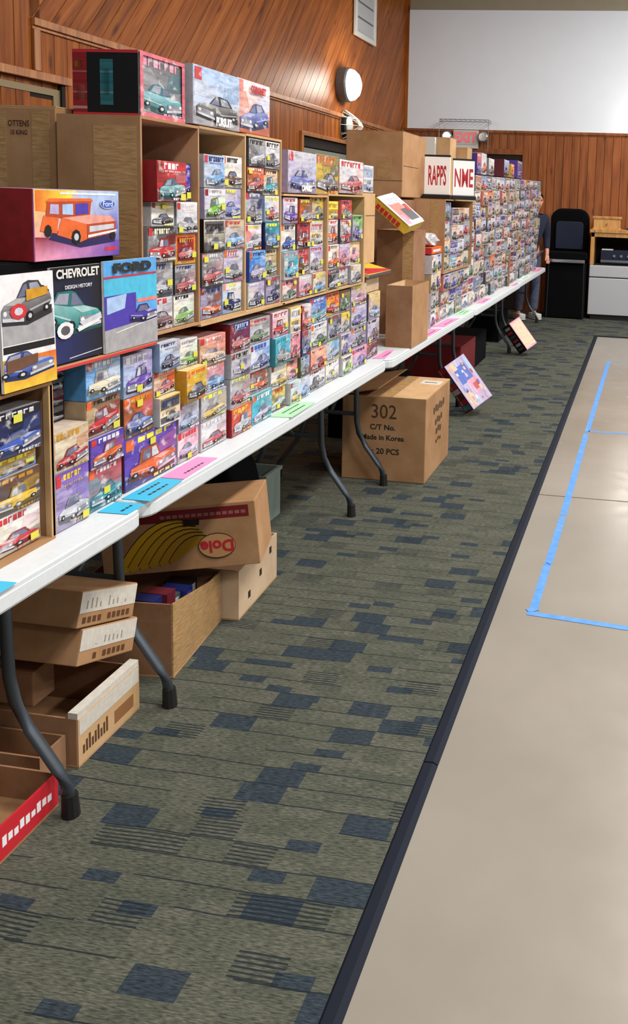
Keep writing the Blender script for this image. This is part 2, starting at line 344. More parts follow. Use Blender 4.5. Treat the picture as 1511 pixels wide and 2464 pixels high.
while d < dmax:
    pl = clip(clip(rect, ny_, nz_, d+.0005), -ny_, -nz_, -(d+PW-.0005))
    if len(pl) >= 3:
        # local frame: z along the plank, y across
        oy, oz = pl[0]
        loc = [((p[0]-oy)*ny_+(p[1]-oz)*nz_, (p[0]-oy)*dy_+(p[1]-oz)*dz_) for p in pl]
        mb = MB(); n = len(loc); cyy = sum(p[0] for p in loc)/n; czz = sum(p[1] for p in loc)/n
        mb.v = [(0, a, c) for a, c in loc] + [(.013, cyy+(a-cyy)*.96, c) for a, c in loc]
        mb.f.append(tuple(range(n, 2*n))); mb.c.append([(1,1,1,1)]*n)
        for i in range(n): mb.f.append((i, (i+1) % n, n+(i+1) % n, n+i)); mb.c.append([(1,1,1,1)]*4)
        o = mb.build('slanted_plank', 'cedar', wl, loc=(WX-.014, oy, oz))
        o.rotation_euler = (math.atan2(-dy_, dz_), 0, 0)
    d += PW
struct(MB().box(WX, WX+.028, 5.13, WY-.02, 2.555, 2.60).box(WX, WX+.012, 5.13, WY-.02, 2.535, 2.555).build('trim_1', 'trim_wood', bevel=.003))
struct(MB().box(WX, WX+.022, 5.13, 5.19, 2.292, 2.535).build('trim_2', 'trim_wood', bevel=.003))
# near door
dr = struct(empty('door_1', (WX, 4.75, 0)))
MB().box(0, .05, -.80, .70, 2.235, 2.285).build('lintel_casing', 'trim_wood', dr, bevel=.004)
MB().box(0, .03, .62, .655, 0, 2.235).build('casing', 'recess', dr)
MB().box(0, .016, -.75, .62, 2.16, 2.20).box(0, .016, .555, .62, 0, 2.16).build('jamb', 'bronze', dr)
MB().box(0, .008, -.75, .555, 2.135, 2.16).build('door_stop', 'recess', dr)
MB().box(-.005, .006, -.75, .555, 0, 2.135).build('door_leaf', 'cedar', dr)
# serving hatch with a rolling shutter
hw = struct(empty('window_1', (WX, (HATCH[0]+HATCH[1])/2, 1.05)))
hh = (HATCH[1]-HATCH[0])/2
MB().box(-.012, .03, -hh-.06, hh+.06, 1.20, 1.245).box(-.012, .03, -hh-.06, -hh, 0, 1.20).box(-.012, .03, hh, hh+.06, 0, 1.20).build('casing', 'trim_wood', hw, bevel=.004)
MB().box(-.012, .0, -hh, hh, 1.09, 1.20).build('lintel_shade', 'recess', hw)  # dark strip painted in for the shade under the hatch lintel
sl = MB().box(-.013, -.004, -hh, hh, 0, .066)
sl_me = sl.mesh('shutter_slat'); sl_me.materials.append(MAT['shutter'])
for k in range(15): place(sl_me, 'shutter_slat', (0, 0, .03+k*.07), hw)
# ceiling, fixtures
struct(MB().box(WX-.18, 9, -3, 15, CEIL, CEIL+.1).build('ceiling', 'white_paint'))
PLACES = ['farthest back from the white end wall', 'above the carpet edge nearest the red tray', 'above the taped floor square', 'above the far end of the taped floor', 'nearest the white end wall']
for i, (lx, ly) in enumerate(PANELS):
    e = empty('ceiling_light', (lx, ly, CEIL-.07))
    MB().box(-.32, .32, -.62, .62, 0, .07).build('housing', 'white_metal', e, bevel=.01)
    MB().box(-.28, .28, -.58, .58, -.012, 0).build('diffuser', 'panel_glow', e)
    tag(e, 'white ceiling panel light %s, %s row' % (PLACES[i % 5], 'aisle-side' if i < 5 else 'hall-side'), 'ceiling light', 'ceiling panel lights')

# far wall: cedar boards below, white projection surface above, beige band on top
wf = struct(MB().box(WX-.2, 9, WY, WY+.18, -.02, CEIL).build('wall_far', 'beige_paint'))
fp_me = None
mb = MB(); w = .120; b = .004; h = 2.645
mb.v = [(-w/2,0,0),(w/2,0,0),(w/2,0,h),(-w/2,0,h),(-w/2+b,-.013,0),(w/2-b,-.013,0),(w/2-b,-.013,h),(-w/2+b,-.013,h)]
mb.f = [(4,5,6,7),(0,4,7,3),(5,1,2,6),(3,7,6,2)]; mb.c = [[(1,1,1,1)]*4]*4
fp_me = mb.mesh('plank'); fp_me.materials.append(MAT['cedar_far'])
x = WX+.02
while x < 2.2:
    place(fp_me, 'plank', (x+.06, WY, 0), wf); x += .121
struct(MB().box(WX+.02, 9, WY-.035, WY, 2.645, 2.685).box(WX+.02, 9, WY-.02, WY, 2.625, 2.645).build('trim_3', 'cedar_far', bevel=.004))
sc = MB().box(WX+.03, 9, WY-.02, WY-.001, 2.685, 4.42).build('projection_screen', 'white_paint')
tag(sc, 'large blank white projection surface above the cedar boards of end wall', 'screen')
struct(MB().box(WX, WX+.05, WY-.04, WY, 2.685, CEIL).build('trim_4', 'cedar'))
# dark doorway under the exit sign
d2 = struct(empty('door_2', (-2.35, WY, 0)))
MB().box(-.50, .50, -.02, .0, 0, 2.33).build('doorway', 'recess', d2)
MB().box(-.58, -.50, -.04, 0, 0, 2.41).box(.50, .58, -.04, 0, 0, 2.41).box(-.50, .50, -.04, 0, 2.33, 2.41).build('casing', 'cedar_far', d2, bevel=.004)

# white louvred air grille high on the cedar wall
vg = empty('air_grille', (WX+.014, 11.62, 3.60))
MB().box(0, .03, -.44, -.36, 0, 1.25).box(0, .03, .36, .44, 0, 1.25).box(0, .03, -.36, .36, 0, .06).box(0, .03, -.36, .36, 1.19, 1.25).build('frame', 'white_metal', vg, bevel=.004)
for k in range(6):
    MB().box(.0, .018, -.36, .36, .065+k*.19, .065+k*.19+.165).build('louvre_panel', 'white_enamel', vg, bevel=.004)
MB().box(.0, .006, -.36, .36, .06, 1.19).build('backing', 'grey_metal', vg)
tag(vg, 'white louvred air grille high on the slanted cedar boards', 'vent')
# wall lamps
def wall_lamp(loc, rotz, label, power):
    e = empty('wall_lamp', loc, (0, 0, rotz))
    MB().lathe([(0, .205), (.10, .205), (.12, .19)], 'x', 28).build('housing', 'grey_metal', e, smooth=False)
    MB().lathe([(.12, .185), (.16, .175), (.21, .13), (.235, .07), (.242, .01)], 'x', 28).build('dome', 'lamp_glow', e, smooth=True)
    L = bpy.data.lights.new('wall_lamp_bulb', 'POINT'); L.energy = power; L.color = (1, .93, .8); L.shadow_soft_size = .15
    o = bpy.data.objects.new('wall_lamp_bulb', L); C.objects.link(o); o.parent = e; o.location = (.40, 0, 0)
    tag(e, label, 'lamp'); return e
wall_lamp((WX+.004, 10.78, 2.94), 0, 'round lit wall lamp with grey rim above the caged fixture', 26)
wall_lamp((-.02, WY-.024, 2.80), -math.pi/2, 'round lit wall lamp with grey rim on the white end wall', 1)
# caged wall fixture below the lamp
cg = empty('caged_alarm', (WX+.004, 10.92, 2.47))
MB().lathe([(0, .15), (.05, .15), (.055, .10)], 'x', 24).build('base', 'recess', cg)
MB().lathe([(.055, .115), (.07, .115), (.085, .08), (.09, .02)], 'x', 24).build('face', 'white_metal', cg, smooth=True)
MB().tube([(0.012, .19*math.cos(a), .19*math.sin(a)) for a in [2*math.pi*k/24 for k in range(25)]], .006, 6).build('guard_ring', 'wire', cg)
for k in range(7):
    yy = -.15 + k*.05; zz = math.sqrt(max(.19**2 - yy**2, 0))
    MB().tube([(.012 + .20*math.sin(math.pi*t/8), yy*(1-.45*math.sin(math.pi*t/8)), -zz + 2*zz*t/8) for t in range(9)], .0045, 6).build('guard_wire', 'white_metal', cg)
for k in range(3):
    zz = -.1 + k*.1; yy = math.sqrt(.19**2 - zz**2)
    MB().tube([(.012 + .20*math.sin(math.pi*t/8), -yy+2*yy*t/8, zz*(1-.3*math.sin(math.pi*t/8))) for t in range(9)], .0045, 6).build('guard_wire', 'wire', cg)
tag(cg, 'round white wall fixture behind a domed wire guard below the lit lamp', 'alarm')
# exit sign with two emergency heads, and its wire guard
ex = empty('exit_sign', (-2.71, WY-.014, 2.40))
MB().box(-.19, .19, -.09, 0, 0, .27).build('housing', 'white_metal', ex, bevel=.008)
MB().box(-.165, .165, -.096, -.09, .055, .25).build('face_plate', 'white_enamel', ex)
text('lettering', 'EXIT', .20, 'exit_glow', ex, face_my((0, -.098, .152)), sx=.85, bold=.008)
for s in (-1, 1):
    lh = MB().lathe([(-.12, .075), (-.10, .085), (-.03, .07), (0, .03)], 'y', 18).build('lamp_head', 'grey_metal', ex, loc=(s*.275, -.05, .17), smooth=False)
    MB().lathe([(-.126, .06), (-.121, .072)], 'y', 18).build('lens', 'chrome', lh)
    MB().box(-.05, .05, -.02, .02, -.015, .015).build('bracket', 'white_metal', ex, loc=(s*.215, -.05, .17))
tag(ex, 'white illuminated EXIT sign with two emergency lamp heads', 'exit sign')
wg = empty('wire_guard', (-2.71, WY-.036, 2.36))
for z in (.0, .42, .45):
    MB().tube([(-.37, 0, z), (-.37, -.22, z), (.37, -.22, z), (.37, 0, z)], .005, 6).build('rail', 'wire', wg)
for x in [-.37+.74*k/10 for k in range(11)]:
    if abs(x) > .3 or True: MB().tube([(x, -.22, .42), (x, -.22, .45), (x, 0, .45)], .0035, 6).build('guard_wire', 'wire', wg)
for s in (-1, 1): MB().tube([(s*.37, -.22, 0), (s*.37, -.22, .45)], .005, 6).build('post', 'wire', wg)
tag(wg, 'wire cage guard around the exit sign', 'guard')

# blue masking tape on the smooth floor
def tape(pts, w, label, up=0.0):
    mb = MB()
    for (x0, y0), (x1, y1) in zip(pts, pts[1:]):
        dx, dy = x1-x0, y1-y0; l = math.hypot(dx, dy); nx, ny = -dy/l*w/2, dx/l*w/2
        a = [(x0+nx, y0+ny), (x1+nx, y1+ny), (x1-nx, y1-ny), (x0-nx, y0-ny)]
        i = len(mb.v); mb.v += [(p[0], p[1], -.0039+up) for p in a] + [(p[0], p[1], -.0030+up) for p in a]
        for f in [(4,5,6,7) if ((a[1][0]-a[0][0])*(a[2][1]-a[0][1])-(a[1][1]-a[0][1])*(a[2][0]-a[0][0])) > 0 else (4,7,6,5),(0,1,5,4),(1,2,6,5),(2,3,7,6),(3,0,4,7)]: mb.f.append(tuple(i+j for j in f)); mb.c.append([(1,1,1,1)]*4)
    o = mb.build('floor_tape', 'tape_blue'); tag(o, label, 'tape', 'blue tape lines on the smooth floor'); return o
tape([(-.352, 3.46), (-.345, 3.95), (-.342, 3.952), (-.335, 4.6)], .034, 'blue tape line running lengthwise from the folded corner to floor joint')
tape([(-.334, 4.62), (-.325, 6.40)], .036, 'middle lengthwise piece of blue tape crossing the open floor joint')
tape([(-.322, 6.46), (-.305, 8.1), (-.288, 9.55)], .036, 'far lengthwise piece of blue tape ending at the faint crossline')
tape([(-.372, 3.43), (-.10, 3.40), (.25, 3.36), (1.4, 3.30)], .035, 'near blue tape crossline meeting the folded corner', .0007)
tape([(-.375, 3.45), (-.335, 3.475)], .03, 'short folded blue tape end at the near corner', .0014)
tape([(-.315, 6.47), (1.5, 6.44)], .030, 'thin blue tape crossline halfway along the taped lane')
tape([(-.29, 9.56), (1.5, 9.62)], .02, 'faint far blue tape crossline at the end of the taped lane')

# ================================================================== TABLES
TZ = .745
TABLES = [(-.18, 2.255, 0, 'with the red tray beneath its end'), (2.265, 4.70, -.014, 'with the banana box beneath it'), (4.715, 7.20, 0, 'with the printed carton beneath its end'),
          (7.215, 9.93, .004, 'with the leaning pink box beside its legs'), (9.945, 12.60, -.006, 'with the people standing behind its end')]
INSET = [(.25, .27), (.245, .383), (.135, .25), (.25, .25), (.25, .25)]
for (y0, y1, dx, where), ins in zip(TABLES, INSET):
    yc = (y0+y1)/2; hl = (y1-y0)/2; e = empty('folding_table', (-1.685+dx, yc, 0))
    mb = MB(); n = 5; rr = .06; ring = []
    for (sx, sy) in ((1,1), (-1,1), (-1,-1), (1,-1)):
        for k in range(n):
            a = {(1,1):0, (-1,1):90, (-1,-1):180, (1,-1):270}[(sx,sy)] + 90*k/(n-1); a = math.radians(a)
            ring.append((sx*(.38-rr)+rr*math.cos(a), sy*(hl-rr)+rr*math.sin(a)))
    m_ = len(ring)
    for (z, k) in ((TZ-.052, .993), (TZ-.046, 1), (TZ-.016, 1), (TZ-.014, .997), (TZ-.004, .997), (TZ, .988)):
        mb.v += [(p[0]*k if abs(p[0]) > 0 else 0, p[1]*(1-(1-k)*.3), z) for p in ring]
    for q in range(5):
        for i in range(m_): mb.f.append((q*m_+i, q*m_+(i+1) % m_, (q+1)*m_+(i+1) % m_, (q+1)*m_+i)); mb.c.append([(1,1,1,1)]*4)
    mb.f += [tuple(5*m_+i for i in range(m_)), tuple(reversed(range(m_)))]; mb.c += [[(1,1,1,1)]*m_]*2
    mb.build('tabletop', 'table_plastic', e)
    for s in (-1, 1):
        ly = s*(hl-ins[0 if s < 0 else 1])
        for t in (-1, 1):
            lg = MB().tube([(t*.14, ly, TZ-.06), (t*.145, ly, .52), (t*.15, ly, .36), (t*.165, ly, .29), (t*.205, ly, .22), (t*.28, ly, .12), (t*.305, ly, .075), (t*.312, ly, .02)], .0155, 10).build('leg', 'leg_metal', e, smooth=True)
            MB().tube([(t*.311, ly, .06), (t*.314, ly, 0)], [.02, .023], 10).build('foot_cap', 'rubber', lg)
        MB().tube([(-.15, ly, .40), (.15, ly, .40)], .012, 8).build('crossbar', 'leg_metal', e)
        MB().tube([(-.28, ly, TZ-.07), (.28, ly, TZ-.07)], .014, 8).build('pivot_bar', 'leg_metal', e)
        MB().tube([(0, ly, .40), (0, ly-s*.42, TZ-.07)], .010, 8).build('brace', 'leg_metal', e)
    tag(e, 'white plastic folding table %s' % where, 'table', 'folding tables in the row')

# ================================================================== KIT BOXES
def P2(mb, pts, x, w, h, c):
    mb.face([(x, (u-.5)*w, v*h) for u, v in pts], c)
def disc(mb, u, v, ru, rv, x, w, h, c, n=8):
    P2(mb, [(u+ru*math.cos(2*math.pi*k/n), v+rv*math.sin(2*math.pi*k/n)) for k in range(n)], x, w, h, c)
def clampuv(p): return (min(max(p[0], .015), .985), min(max(p[1], .015), .985))
def car_art(mb, x, w, h, c, box, flip=False, lean=0.0, kind='car', simple_=False):
    u0, u1, v0, v1 = box; D = mix(c, PAL['black'], .55); Lt = mix(c, (1,1,1,1), .35); dk = PAL['black']; gl = mix(PAL['navy'], PAL['silver'], .25); si = PAL['silver']
    def T(pts):
        out = []
        for a, b in pts:
            if flip: a = 1-a
            uu = u0+(u1-u0)*a; vv = v0+(v1-v0)*(b+lean*(a-.5)); out.append(clampuv((uu, vv)))
        return out[::-1] if flip else out
    s = .0003
    P2(mb, T([(0,.12),(.5,0),(1,.1),(1,.24),(.5,.3),(0,.3)]), x, w, h, mix(c, dk, .82))
    if kind == 'truck':
        P2(mb, T([(.03,.3),(.55,.16),(.97,.24),(1,.48),(.9,.6),(.5,.58),(.04,.52)]), x+s, w, h, c)
        P2(mb, T([(.2,.55),(.25,.98),(.58,.98),(.66,.57)]), x+2*s, w, h, D)
        P2(mb, T([(.27,.6),(.3,.9),(.44,.9),(.44,.6)]), x+3*s, w, h, gl)
        P2(mb, T([(.47,.6),(.47,.9),(.56,.9),(.62,.6)]), x+3*s, w, h, si)
    elif kind == 'side':
        P2(mb, T([(0,.25),(1,.2),(1,.45),(.86,.52),(.14,.52),(0,.42)]), x+s, w, h, c)
        P2(mb, T([(.2,.5),(.33,.82),(.62,.82),(.76,.5)]), x+2*s, w, h, D)
        P2(mb, T([(.27,.52),(.36,.76),(.6,.76),(.68,.52)]), x+3*s, w, h, gl)
    else:
        body = [(0,.40),(.08,.26),(.50,.14),(.58,.09),(.90,.13),(.985,.22),(1,.40),(.93,.50),(.62,.61),(.20,.65),(.04,.58)]
        sh = [mix(c, (1,1,1,1), .22) if b > .48 else (c if b > .3 else mix(c, dk, .5)) for a, b in body]
        P2(mb, T(body), x+s, w, h, sh[::-1] if flip else sh)
        P2(mb, T([(.14,.63),(.45,.57),(.70,.59),(.56,.86),(.46,.90),(.26,.86)]), x+2*s, w, h, D)
        P2(mb, T([(.47,.60),(.675,.595),(.555,.83),(.50,.84)]), x+3*s, w, h, gl)
        if not simple_: P2(mb, T([(.20,.635),(.42,.61),(.45,.84),(.285,.83)]), x+3*s, w, h, mix(gl, si, .4))
    P2(mb, T([(.50,.55),(.66,.43),(.92,.49),(.70,.57)]), x+3*s, w, h, Lt)
    P2(mb, T([(.62,.17),(.985,.24),(.985,.39),(.60,.35)]), x+4*s, w, h, mix(si, dk, .55))
    if not simple_:
        P2(mb, T([(.58,.09),(.985,.18),(.99,.25),(.58,.17)]), x+5*s, w, h, PAL['silver'])
        P2(mb, T([(.02,.42),(.02,.38),(.46,.27),(.46,.31)]), x+4*s, w, h, Lt)
        for (a, b) in ((.66, .29), (.93, .33)):
            A = T([(a, b)])[0]; disc(mb, A[0], A[1], .035*(u1-u0), .055*(v1-v0), x+5*s, w, h, PAL['white'], 6)
    for (a, b, r_) in ((.12, .27, .062), (.46, .18, .078)):
        A = T([(a, b)])[0]; disc(mb, A[0], A[1], r_*(u1-u0), r_*1.35*(v1-v0), x+5*s, w, h, dk, 8)
        if not simple_: disc(mb, A[0], A[1], r_*.5*(u1-u0), r_*.7*(v1-v0), x+6*s, w, h, si, 6)
def letter_bars(mb, x, w, h, u0, u1, v0, v1, c, rnd, n=None):
    n = n or rnd.randint(4, 7); g = (u1-u0)/n
    for k in range(n):
        a = u0+g*k+g*.12; b = u0+g*(k+1)-g*.1
        if rnd.random() < .5:
            P2(mb, [(a, v0), (b, v0), (b, v1), (a, v1)], x, w, h, c)
        else:
            t = g*.26
            P2(mb, [(a, v0), (a+t, v0), (a+t, v1), (a, v1)], x, w, h, c); P2(mb, [(a+t, v1-(v1-v0)*.3), (b, v1-(v1-v0)*.3), (b, v1), (a+t, v1)], x, w, h, c)
KIT_N = [0]
def kit(yc, z, w, h, bg, bg2, car, label, group, title='white', style='car', xf=-1.40, depth=.17, sticker=None, side=None, detail=True, yaw=0.0, logo=None, rnd=None, roll=0.0, border=None):
    rnd = rnd or random.Random(KIT_N[0]*7+3); KIT_N[0] += 1
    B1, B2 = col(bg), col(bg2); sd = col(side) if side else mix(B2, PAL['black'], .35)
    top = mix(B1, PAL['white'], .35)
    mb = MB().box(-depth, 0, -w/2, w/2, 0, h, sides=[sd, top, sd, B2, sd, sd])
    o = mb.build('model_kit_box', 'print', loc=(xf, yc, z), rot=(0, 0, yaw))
    a = MB(); x = .0007
    a.face([(x, -w*.495, h*.008), (x, w*.495, h*.008), (x, w*.495, h*.992), (x, -w*.495, h*.992)], [B2, B2, B1, B1])
    x += .0004
    fl = rnd.random() < .45; cc = col(car)
    if style == 'frame':
        P2(a, [(.12,.1),(.9,.1),(.9,.9),(.12,.9)], x, w, h, 'dred'); x += .0003
        car_art(a, x, w, h, cc, (.14, .9, .14, .62), fl, .25); letter_bars(a, x+.0024, w, h, .16, .86, .72, .86, 'gold', rnd)
    elif style == 'text':
        P2(a, [(.04,.56),(.96,.56),(.96,.94),(.04,.94)], x, w, h, cc); letter_bars(a, x+.0004, w, h, .1, .9, .64, .86, title, rnd)
        P2(a, [(.04,.08),(.96,.08),(.96,.3),(.04,.3)], x, w, h, mix(cc, PAL['dgrey'], .5)); letter_bars(a, x+.0004, w, h, .1, .8, .36, .48, mix(B1, PAL['black'], .5), rnd)
        car_art(a, x+.0008, w, h, mix(cc, PAL['silver'], .4), (.3, .95, .05, .5), fl, 0, 'car', True)
    else:
        # ground, backdrop blocks, lettering band, small emblem, vehicle
        P2(a, [(.01,.01),(.99,.01),(.99,.30+.1*rnd.random()),(.01,.2+.12*rnd.random())], x, w, h, mix(B2, PAL['dgrey'], .5))
        if detail:
            P2(a, [(.02,.5),(.3+.3*rnd.random(),.48),(.25,.78),(.02,.76)], x, w, h, mix(B1, B2, .7))
            P2(a, [(.6,.45),(.98,.5),(.98,.8),(.66,.74)], x, w, h, mix(B1, cc, .25))
        if title: letter_bars(a, x+.0004, w, h, .22 if logo else .06, rnd.uniform(.7, .94), .80 if rnd.random() < .4 else .85, .95, title, rnd)
        if title and detail and rnd.random() < .5: letter_bars(a, x+.0004, w, h, .25, .8, .73, .77, mix(col(title), B1, .4), rnd, 8)
        if logo: P2(a, [(.03,.76),(.17,.76),(.17,.97),(.03,.97)], x+.0004, w, h, logo)
        car_art(a, x+.0008, w, h, cc, (.03+.06*rnd.random(), .93+.06*rnd.random(), .07, (.60 if style != 'truck' else .68) + .06*rnd.random()), fl, rnd.uniform(-.12, .30), {'car':'car','truck':'truck','side':'side'}.get(style, 'car'), not detail)
        if detail and title: letter_bars(a, x+.0034, w, h, .5, .95, .04, .10, mix(col(title), B2, .2), rnd)
    if border:
        for (p, q_, r_, t_) in ((0, 1, .94, 1), (0, 1, 0, .07), (0, .07, .07, .94), (.93, 1, .07, .94)): P2(a, [(p, r_), (q_, r_), (q_, t_), (p, t_)], .006, w, h, mix(col(border), PAL['pink'], .35))
        sa = MB()
        for (p, q_, r_, t_, c_) in ((0, 1, .955, 1, 'red'), (0, 1, 0, .03, 'red'), (.0, .22, .03, .955, 'dred'), (.04, .16, .72, .82, 'gold'), (.06, .18, .2, .45, 'salmon'), (.42, .62, .15, .85, mix(PAL['teal'], PAL['black'], .6)), (.45, .56, .3, .7, mix(PAL['teal'], PAL['black'], .3))):
            sa.face([(-depth+depth*p, -w/2-.0006, h*r_), (-depth+depth*q_, -w/2-.0006, h*r_), (-depth+depth*q_, -w/2-.0006, h*t_), (-depth+depth*p, -w/2-.0006, h*t_)], c_)
        sa.build('side_art', 'art', o)
    a.build('cover_art', 'art', o)
    if sticker:
        su, sv, sc_ = sticker; sw = min(.029, w*.19); sh_ = min(.019, h*.18)
        MB().box(.0052, .0060, (su-.5)*w-sw/2, (su-.5)*w+sw/2, sv*h, sv*h+sh_, lin('d0cb46')).build('price_sticker', 'paint', o)
    tag(o, label, 'model kit', group)
    return o
ORD = ['bottom', 'second', 'third', 'fourth', 'fifth', 'sixth', 'seventh', 'eighth', 'ninth', 'tenth', 'eleventh']
NTH = ['first', 'second', 'third', 'fourth', 'fifth', 'sixth', 'seventh', 'eighth', 'ninth', 'tenth', 'eleventh', 'twelfth', 'thirteenth', 'fourteenth', 'fifteenth', 'sixteenth', 'seventeenth', 'eighteenth', 'nineteenth', 'twentieth', 'twenty-first', 'twenty-second', 'twenty-third', 'twenty-fourth', 'twenty-fifth', 'twenty-sixth']
def art_word(st): return {'truck': 'truck', 'text': 'lettering', 'frame': 'car'}.get(st, 'car')
used_labels = set()
def column(y0, y1, z0, items, where, group, xf=-1.40, target=None, depth=.152, start=0):
    tot = sum(it[0] for it in items); k = (target-z0)/tot if target else 1.0; z = z0
    for i, it in enumerate(items):
        hh_, bg, bg2, car = it[:4]; opt = it[4] if len(it) > 4 else {}
        hgt = hh_*k; g = .0016
        lab = '%s kit with %s %s, %s %s' % (WORD[bg], WORD[car], art_word(opt.get('style', 'car')), ORD[i+start] + (' up in' if i+start else ' of'), where)
        rnd = random.Random(int(y0*1000)+i*31)
        st = opt.get('sticker', (rnd.choice([.14, .84, .84, .5]), rnd.choice([.04, .08, .3, .72]), 0) if rnd.random() < .68 else None)
        kit((y0+y1)/2+opt.get('dy', 0), z, (y1-y0)-.006+opt.get('dw', 0), hgt-g, bg, bg2, car, lab, group, opt.get('title', rnd.choice(['white', 'black', 'red', 'navy', 'lemon'])), opt.get('style', rnd.choice(['car', 'car', 'car', 'truck', 'side'])),
            xf+opt.get('dx', rnd.uniform(-.012, .008)), depth, st, opt.get('side'), True, rnd.uniform(-.006, .006), opt.get('logo', rnd.choice([None, 'red', None, 'dred', 'orange'])), rnd)
        z += hgt
S = dict
GL = 'model kits in the lower row of shelves'; GU = 'model kits in the upper row of shelves'
def lw(n): return '%s lower stack past cardboard post' % NTH[n]
ZB = TZ + .003
# kits inside the nearest cardboard shelf
column(1.765, 1.945, TZ+.012, [(.095,'white','cream','red',S(title='red')), (.09,'brown','dgrey','yellow',S(style='truck',title='gold')), (.045,'yellow','sky','gold',S(style='text',title='lemon')), (.11,'black','navy','blue',S(title='white',logo=None))], 'nearest open cardboard shelf', GL, target=1.095)
column(1.575, 1.755, TZ+.012, [(.1,'tan','cream','dgrey'), (.1,'lblue','white','red'), (.11,'grey','dgrey','orange')], 'nearest shelf beside its hidden end', GL, target=1.06)
column(1.985, 2.130, ZB, [(.150,'purple','lilac','silver',S(title='yellow')), (.105,'tan','cream','red',S(title='gold',sticker=None))], lw(0), GL)
column(2.134, 2.298, ZB, [(.120,'red','teal','teal',S(title='white',style='side')), (.085,'violet','purple','orange',S(title='white')), (.105,'brown','tan','red',S(style='truck')), (.108,'lblue','sky','cream',S(style='truck',title='white',logo='red'))], lw(1), GL, target=1.155)
column(2.314, 2.610, ZB, [(.152,'purple','violet','orange',S(title='lemon',style='truck',side='maroon'))], lw(2), GL)
column(2.314, 2.474, ZB+.152, [(.118,'orange','brown','blue',S(title='gold')), (.122,'lilac','lblue','purple',S(style='truck'))], lw(2), GL, start=1)
column(2.478, 2.606, ZB+.152, [(.088,'yellow','white','dgrey',S(style='text',title='navy')), (.078,'orange','cream','red',S(logo='red')), (.088,'silver','lblue','navy')], lw(3), GL)
column(2.612, 2.752, ZB, [(.098,'pink','white','lilac',S(title='red')), (.098,'silver','lilac','lblue'), (.105,'yellow','gold','dgrey',S(dx=.022,title='orange',side='gold',logo='orange')), (.09,'white','cream','lgreen',S(title='grey'))], lw(4), GL)
column(2.756, 2.948, ZB, [(.098,'silver','white','red'), (.092,'grey','silver','yellow'), (.09,'salmon','lblue','sky'), (.1,'salmon','tan','peach',S(title='white'))], lw(5), GL)
column(2.958, 3.128, ZB, [(.100,'orange','red','silver',S(side='dred',title='yellow',dx=.008)), (.108,'grey','silver','red'), (.090,'grey','silver','lilac'), (.105,'navy','dred','red',S(title='lblue'))], lw(6), GL)
column(3.134, 3.326, ZB, [(.112,'teal','cyan','lilac'), (.084,'brown','grey','orange'), (.104,'lblue','white','blue',S(title='blue')), (.095,'grey','silver','green')], lw(7), GL)
column(3.332, 3.496, ZB, [(.092,'yellow','dgrey','silver'), (.096,'cream','white','yellow'), (.112,'cyan','teal','grey',S(dx=.012,title='aqua')), (.100,'white','pink','red',S(title='red'))], lw(8), GL)
column(3.502, 3.622, ZB, [(.092,'lblue','white','yellow'), (.09,'salmon','cream','pink'), (.11,'pink','salmon','red'), (.11,'yellow','cream','white',S(style='text',title='grey'))], lw(9), GL)
column(3.628, 3.738, ZB, [(.09,'silver','lblue','sky'), (.09,'lblue','olive','dgrey'), (.11,'grey','navy','blue'), (.11,'white','red','salmon')], lw(10), GL)
column(3.744, 3.956, ZB, [(.09,'white','silver','dgrey'), (.1,'peach','salmon','red'), (.11,'white','silver','green'), (.115,'blue','lblue','teal',S(title='white'))], lw(11), GL)
column(3.962, 4.156, ZB, [(.095,'white','cream','silver'), (.105,'sky','cream','lblue'), (.11,'dgrey','silver','navy'), (.105,'orange','yellow','red',S(title='dred'))], lw(12), GL)
column(4.162, 4.316, ZB, [(.09,'cream','white','lgreen'), (.11,'lilac','cream','violet'), (.105,'yellow','silver','grey'), (.105,'olive','grey','green')], lw(13), GL)
column(4.322, 4.580, ZB, [(.10,'pink','lilac','purple'), (.11,'grey','lilac','dgrey'), (.105,'lilac','silver','violet'), (.105,'tan','lilac','pink')], lw(14), GL)
column(4.640, 4.860, ZB, [(.085,'maroon','brown','dgrey',S(title='pink',side='black')), (.125,'silver','lilac','maroon'), (.145,'yellow','lilac','lblue',S(side='dgrey'))], lw(15), GL, xf=-1.42)
# upper row
def uw(n): return '%s upper stack past taped carton' % NTH[n]
ZU = 1.188
column(2.425, 2.590, ZU, [(.10,'silver','white','maroon'), (.105,'grey','dgrey','silver'), (.105,'black','grey','red',S(title='cream',logo='red')), (.072,'cream','white','dgrey',S(dw=-.03)), (.118,'red','dred','teal',S(dx=.035,title='white',side='dred',dw=.010,dy=.004))], uw(0), GU)
column(2.596, 2.732, ZU, [(.098,'white','cream','lgreen'), (.092,'grey','dgrey','red'), (.095,'orange','gold','red',S(style='frame',sticker=(.86,.2,0))), (.098,'white','silver','grey'), (.118,'violet','navy','purple',S(title='pink',dx=-.02))], uw(1), GU)
column(2.762, 2.918, ZU, [(.108,'dgrey','lilac','orange'), (.112,'grey','dgrey','red',S(logo='salmon')), (.108,'cream','black','dgrey',S(style='text',title='black')), (.10,'white','lilac','lgreen',S(title='grey')), (.108,'lblue','silver','sky')], uw(2), GU)
column(2.922, 3.078, ZU, [(.108,'white','lblue','navy',S(logo='salmon')), (.116,'silver','lilac','grey'), (.10,'tan','silver','sky'), (.108,'lilac','silver','blue'), (.108,'white','cream','brown',S(title='black'))], uw(3), GU)
column(3.102, 3.252, ZU, [(.098,'lilac','cream','navy'), (.112,'sky','blue','lilac',S(logo='orange')), (.096,'white','red','silver',S(logo='red')), (.118,'navy','silver','dgrey'), (.09,'orange','brown','red',S(title='white')), (.1,'grey','dgrey','silver',S(title='black'))], uw(4), GU, target=1.80)
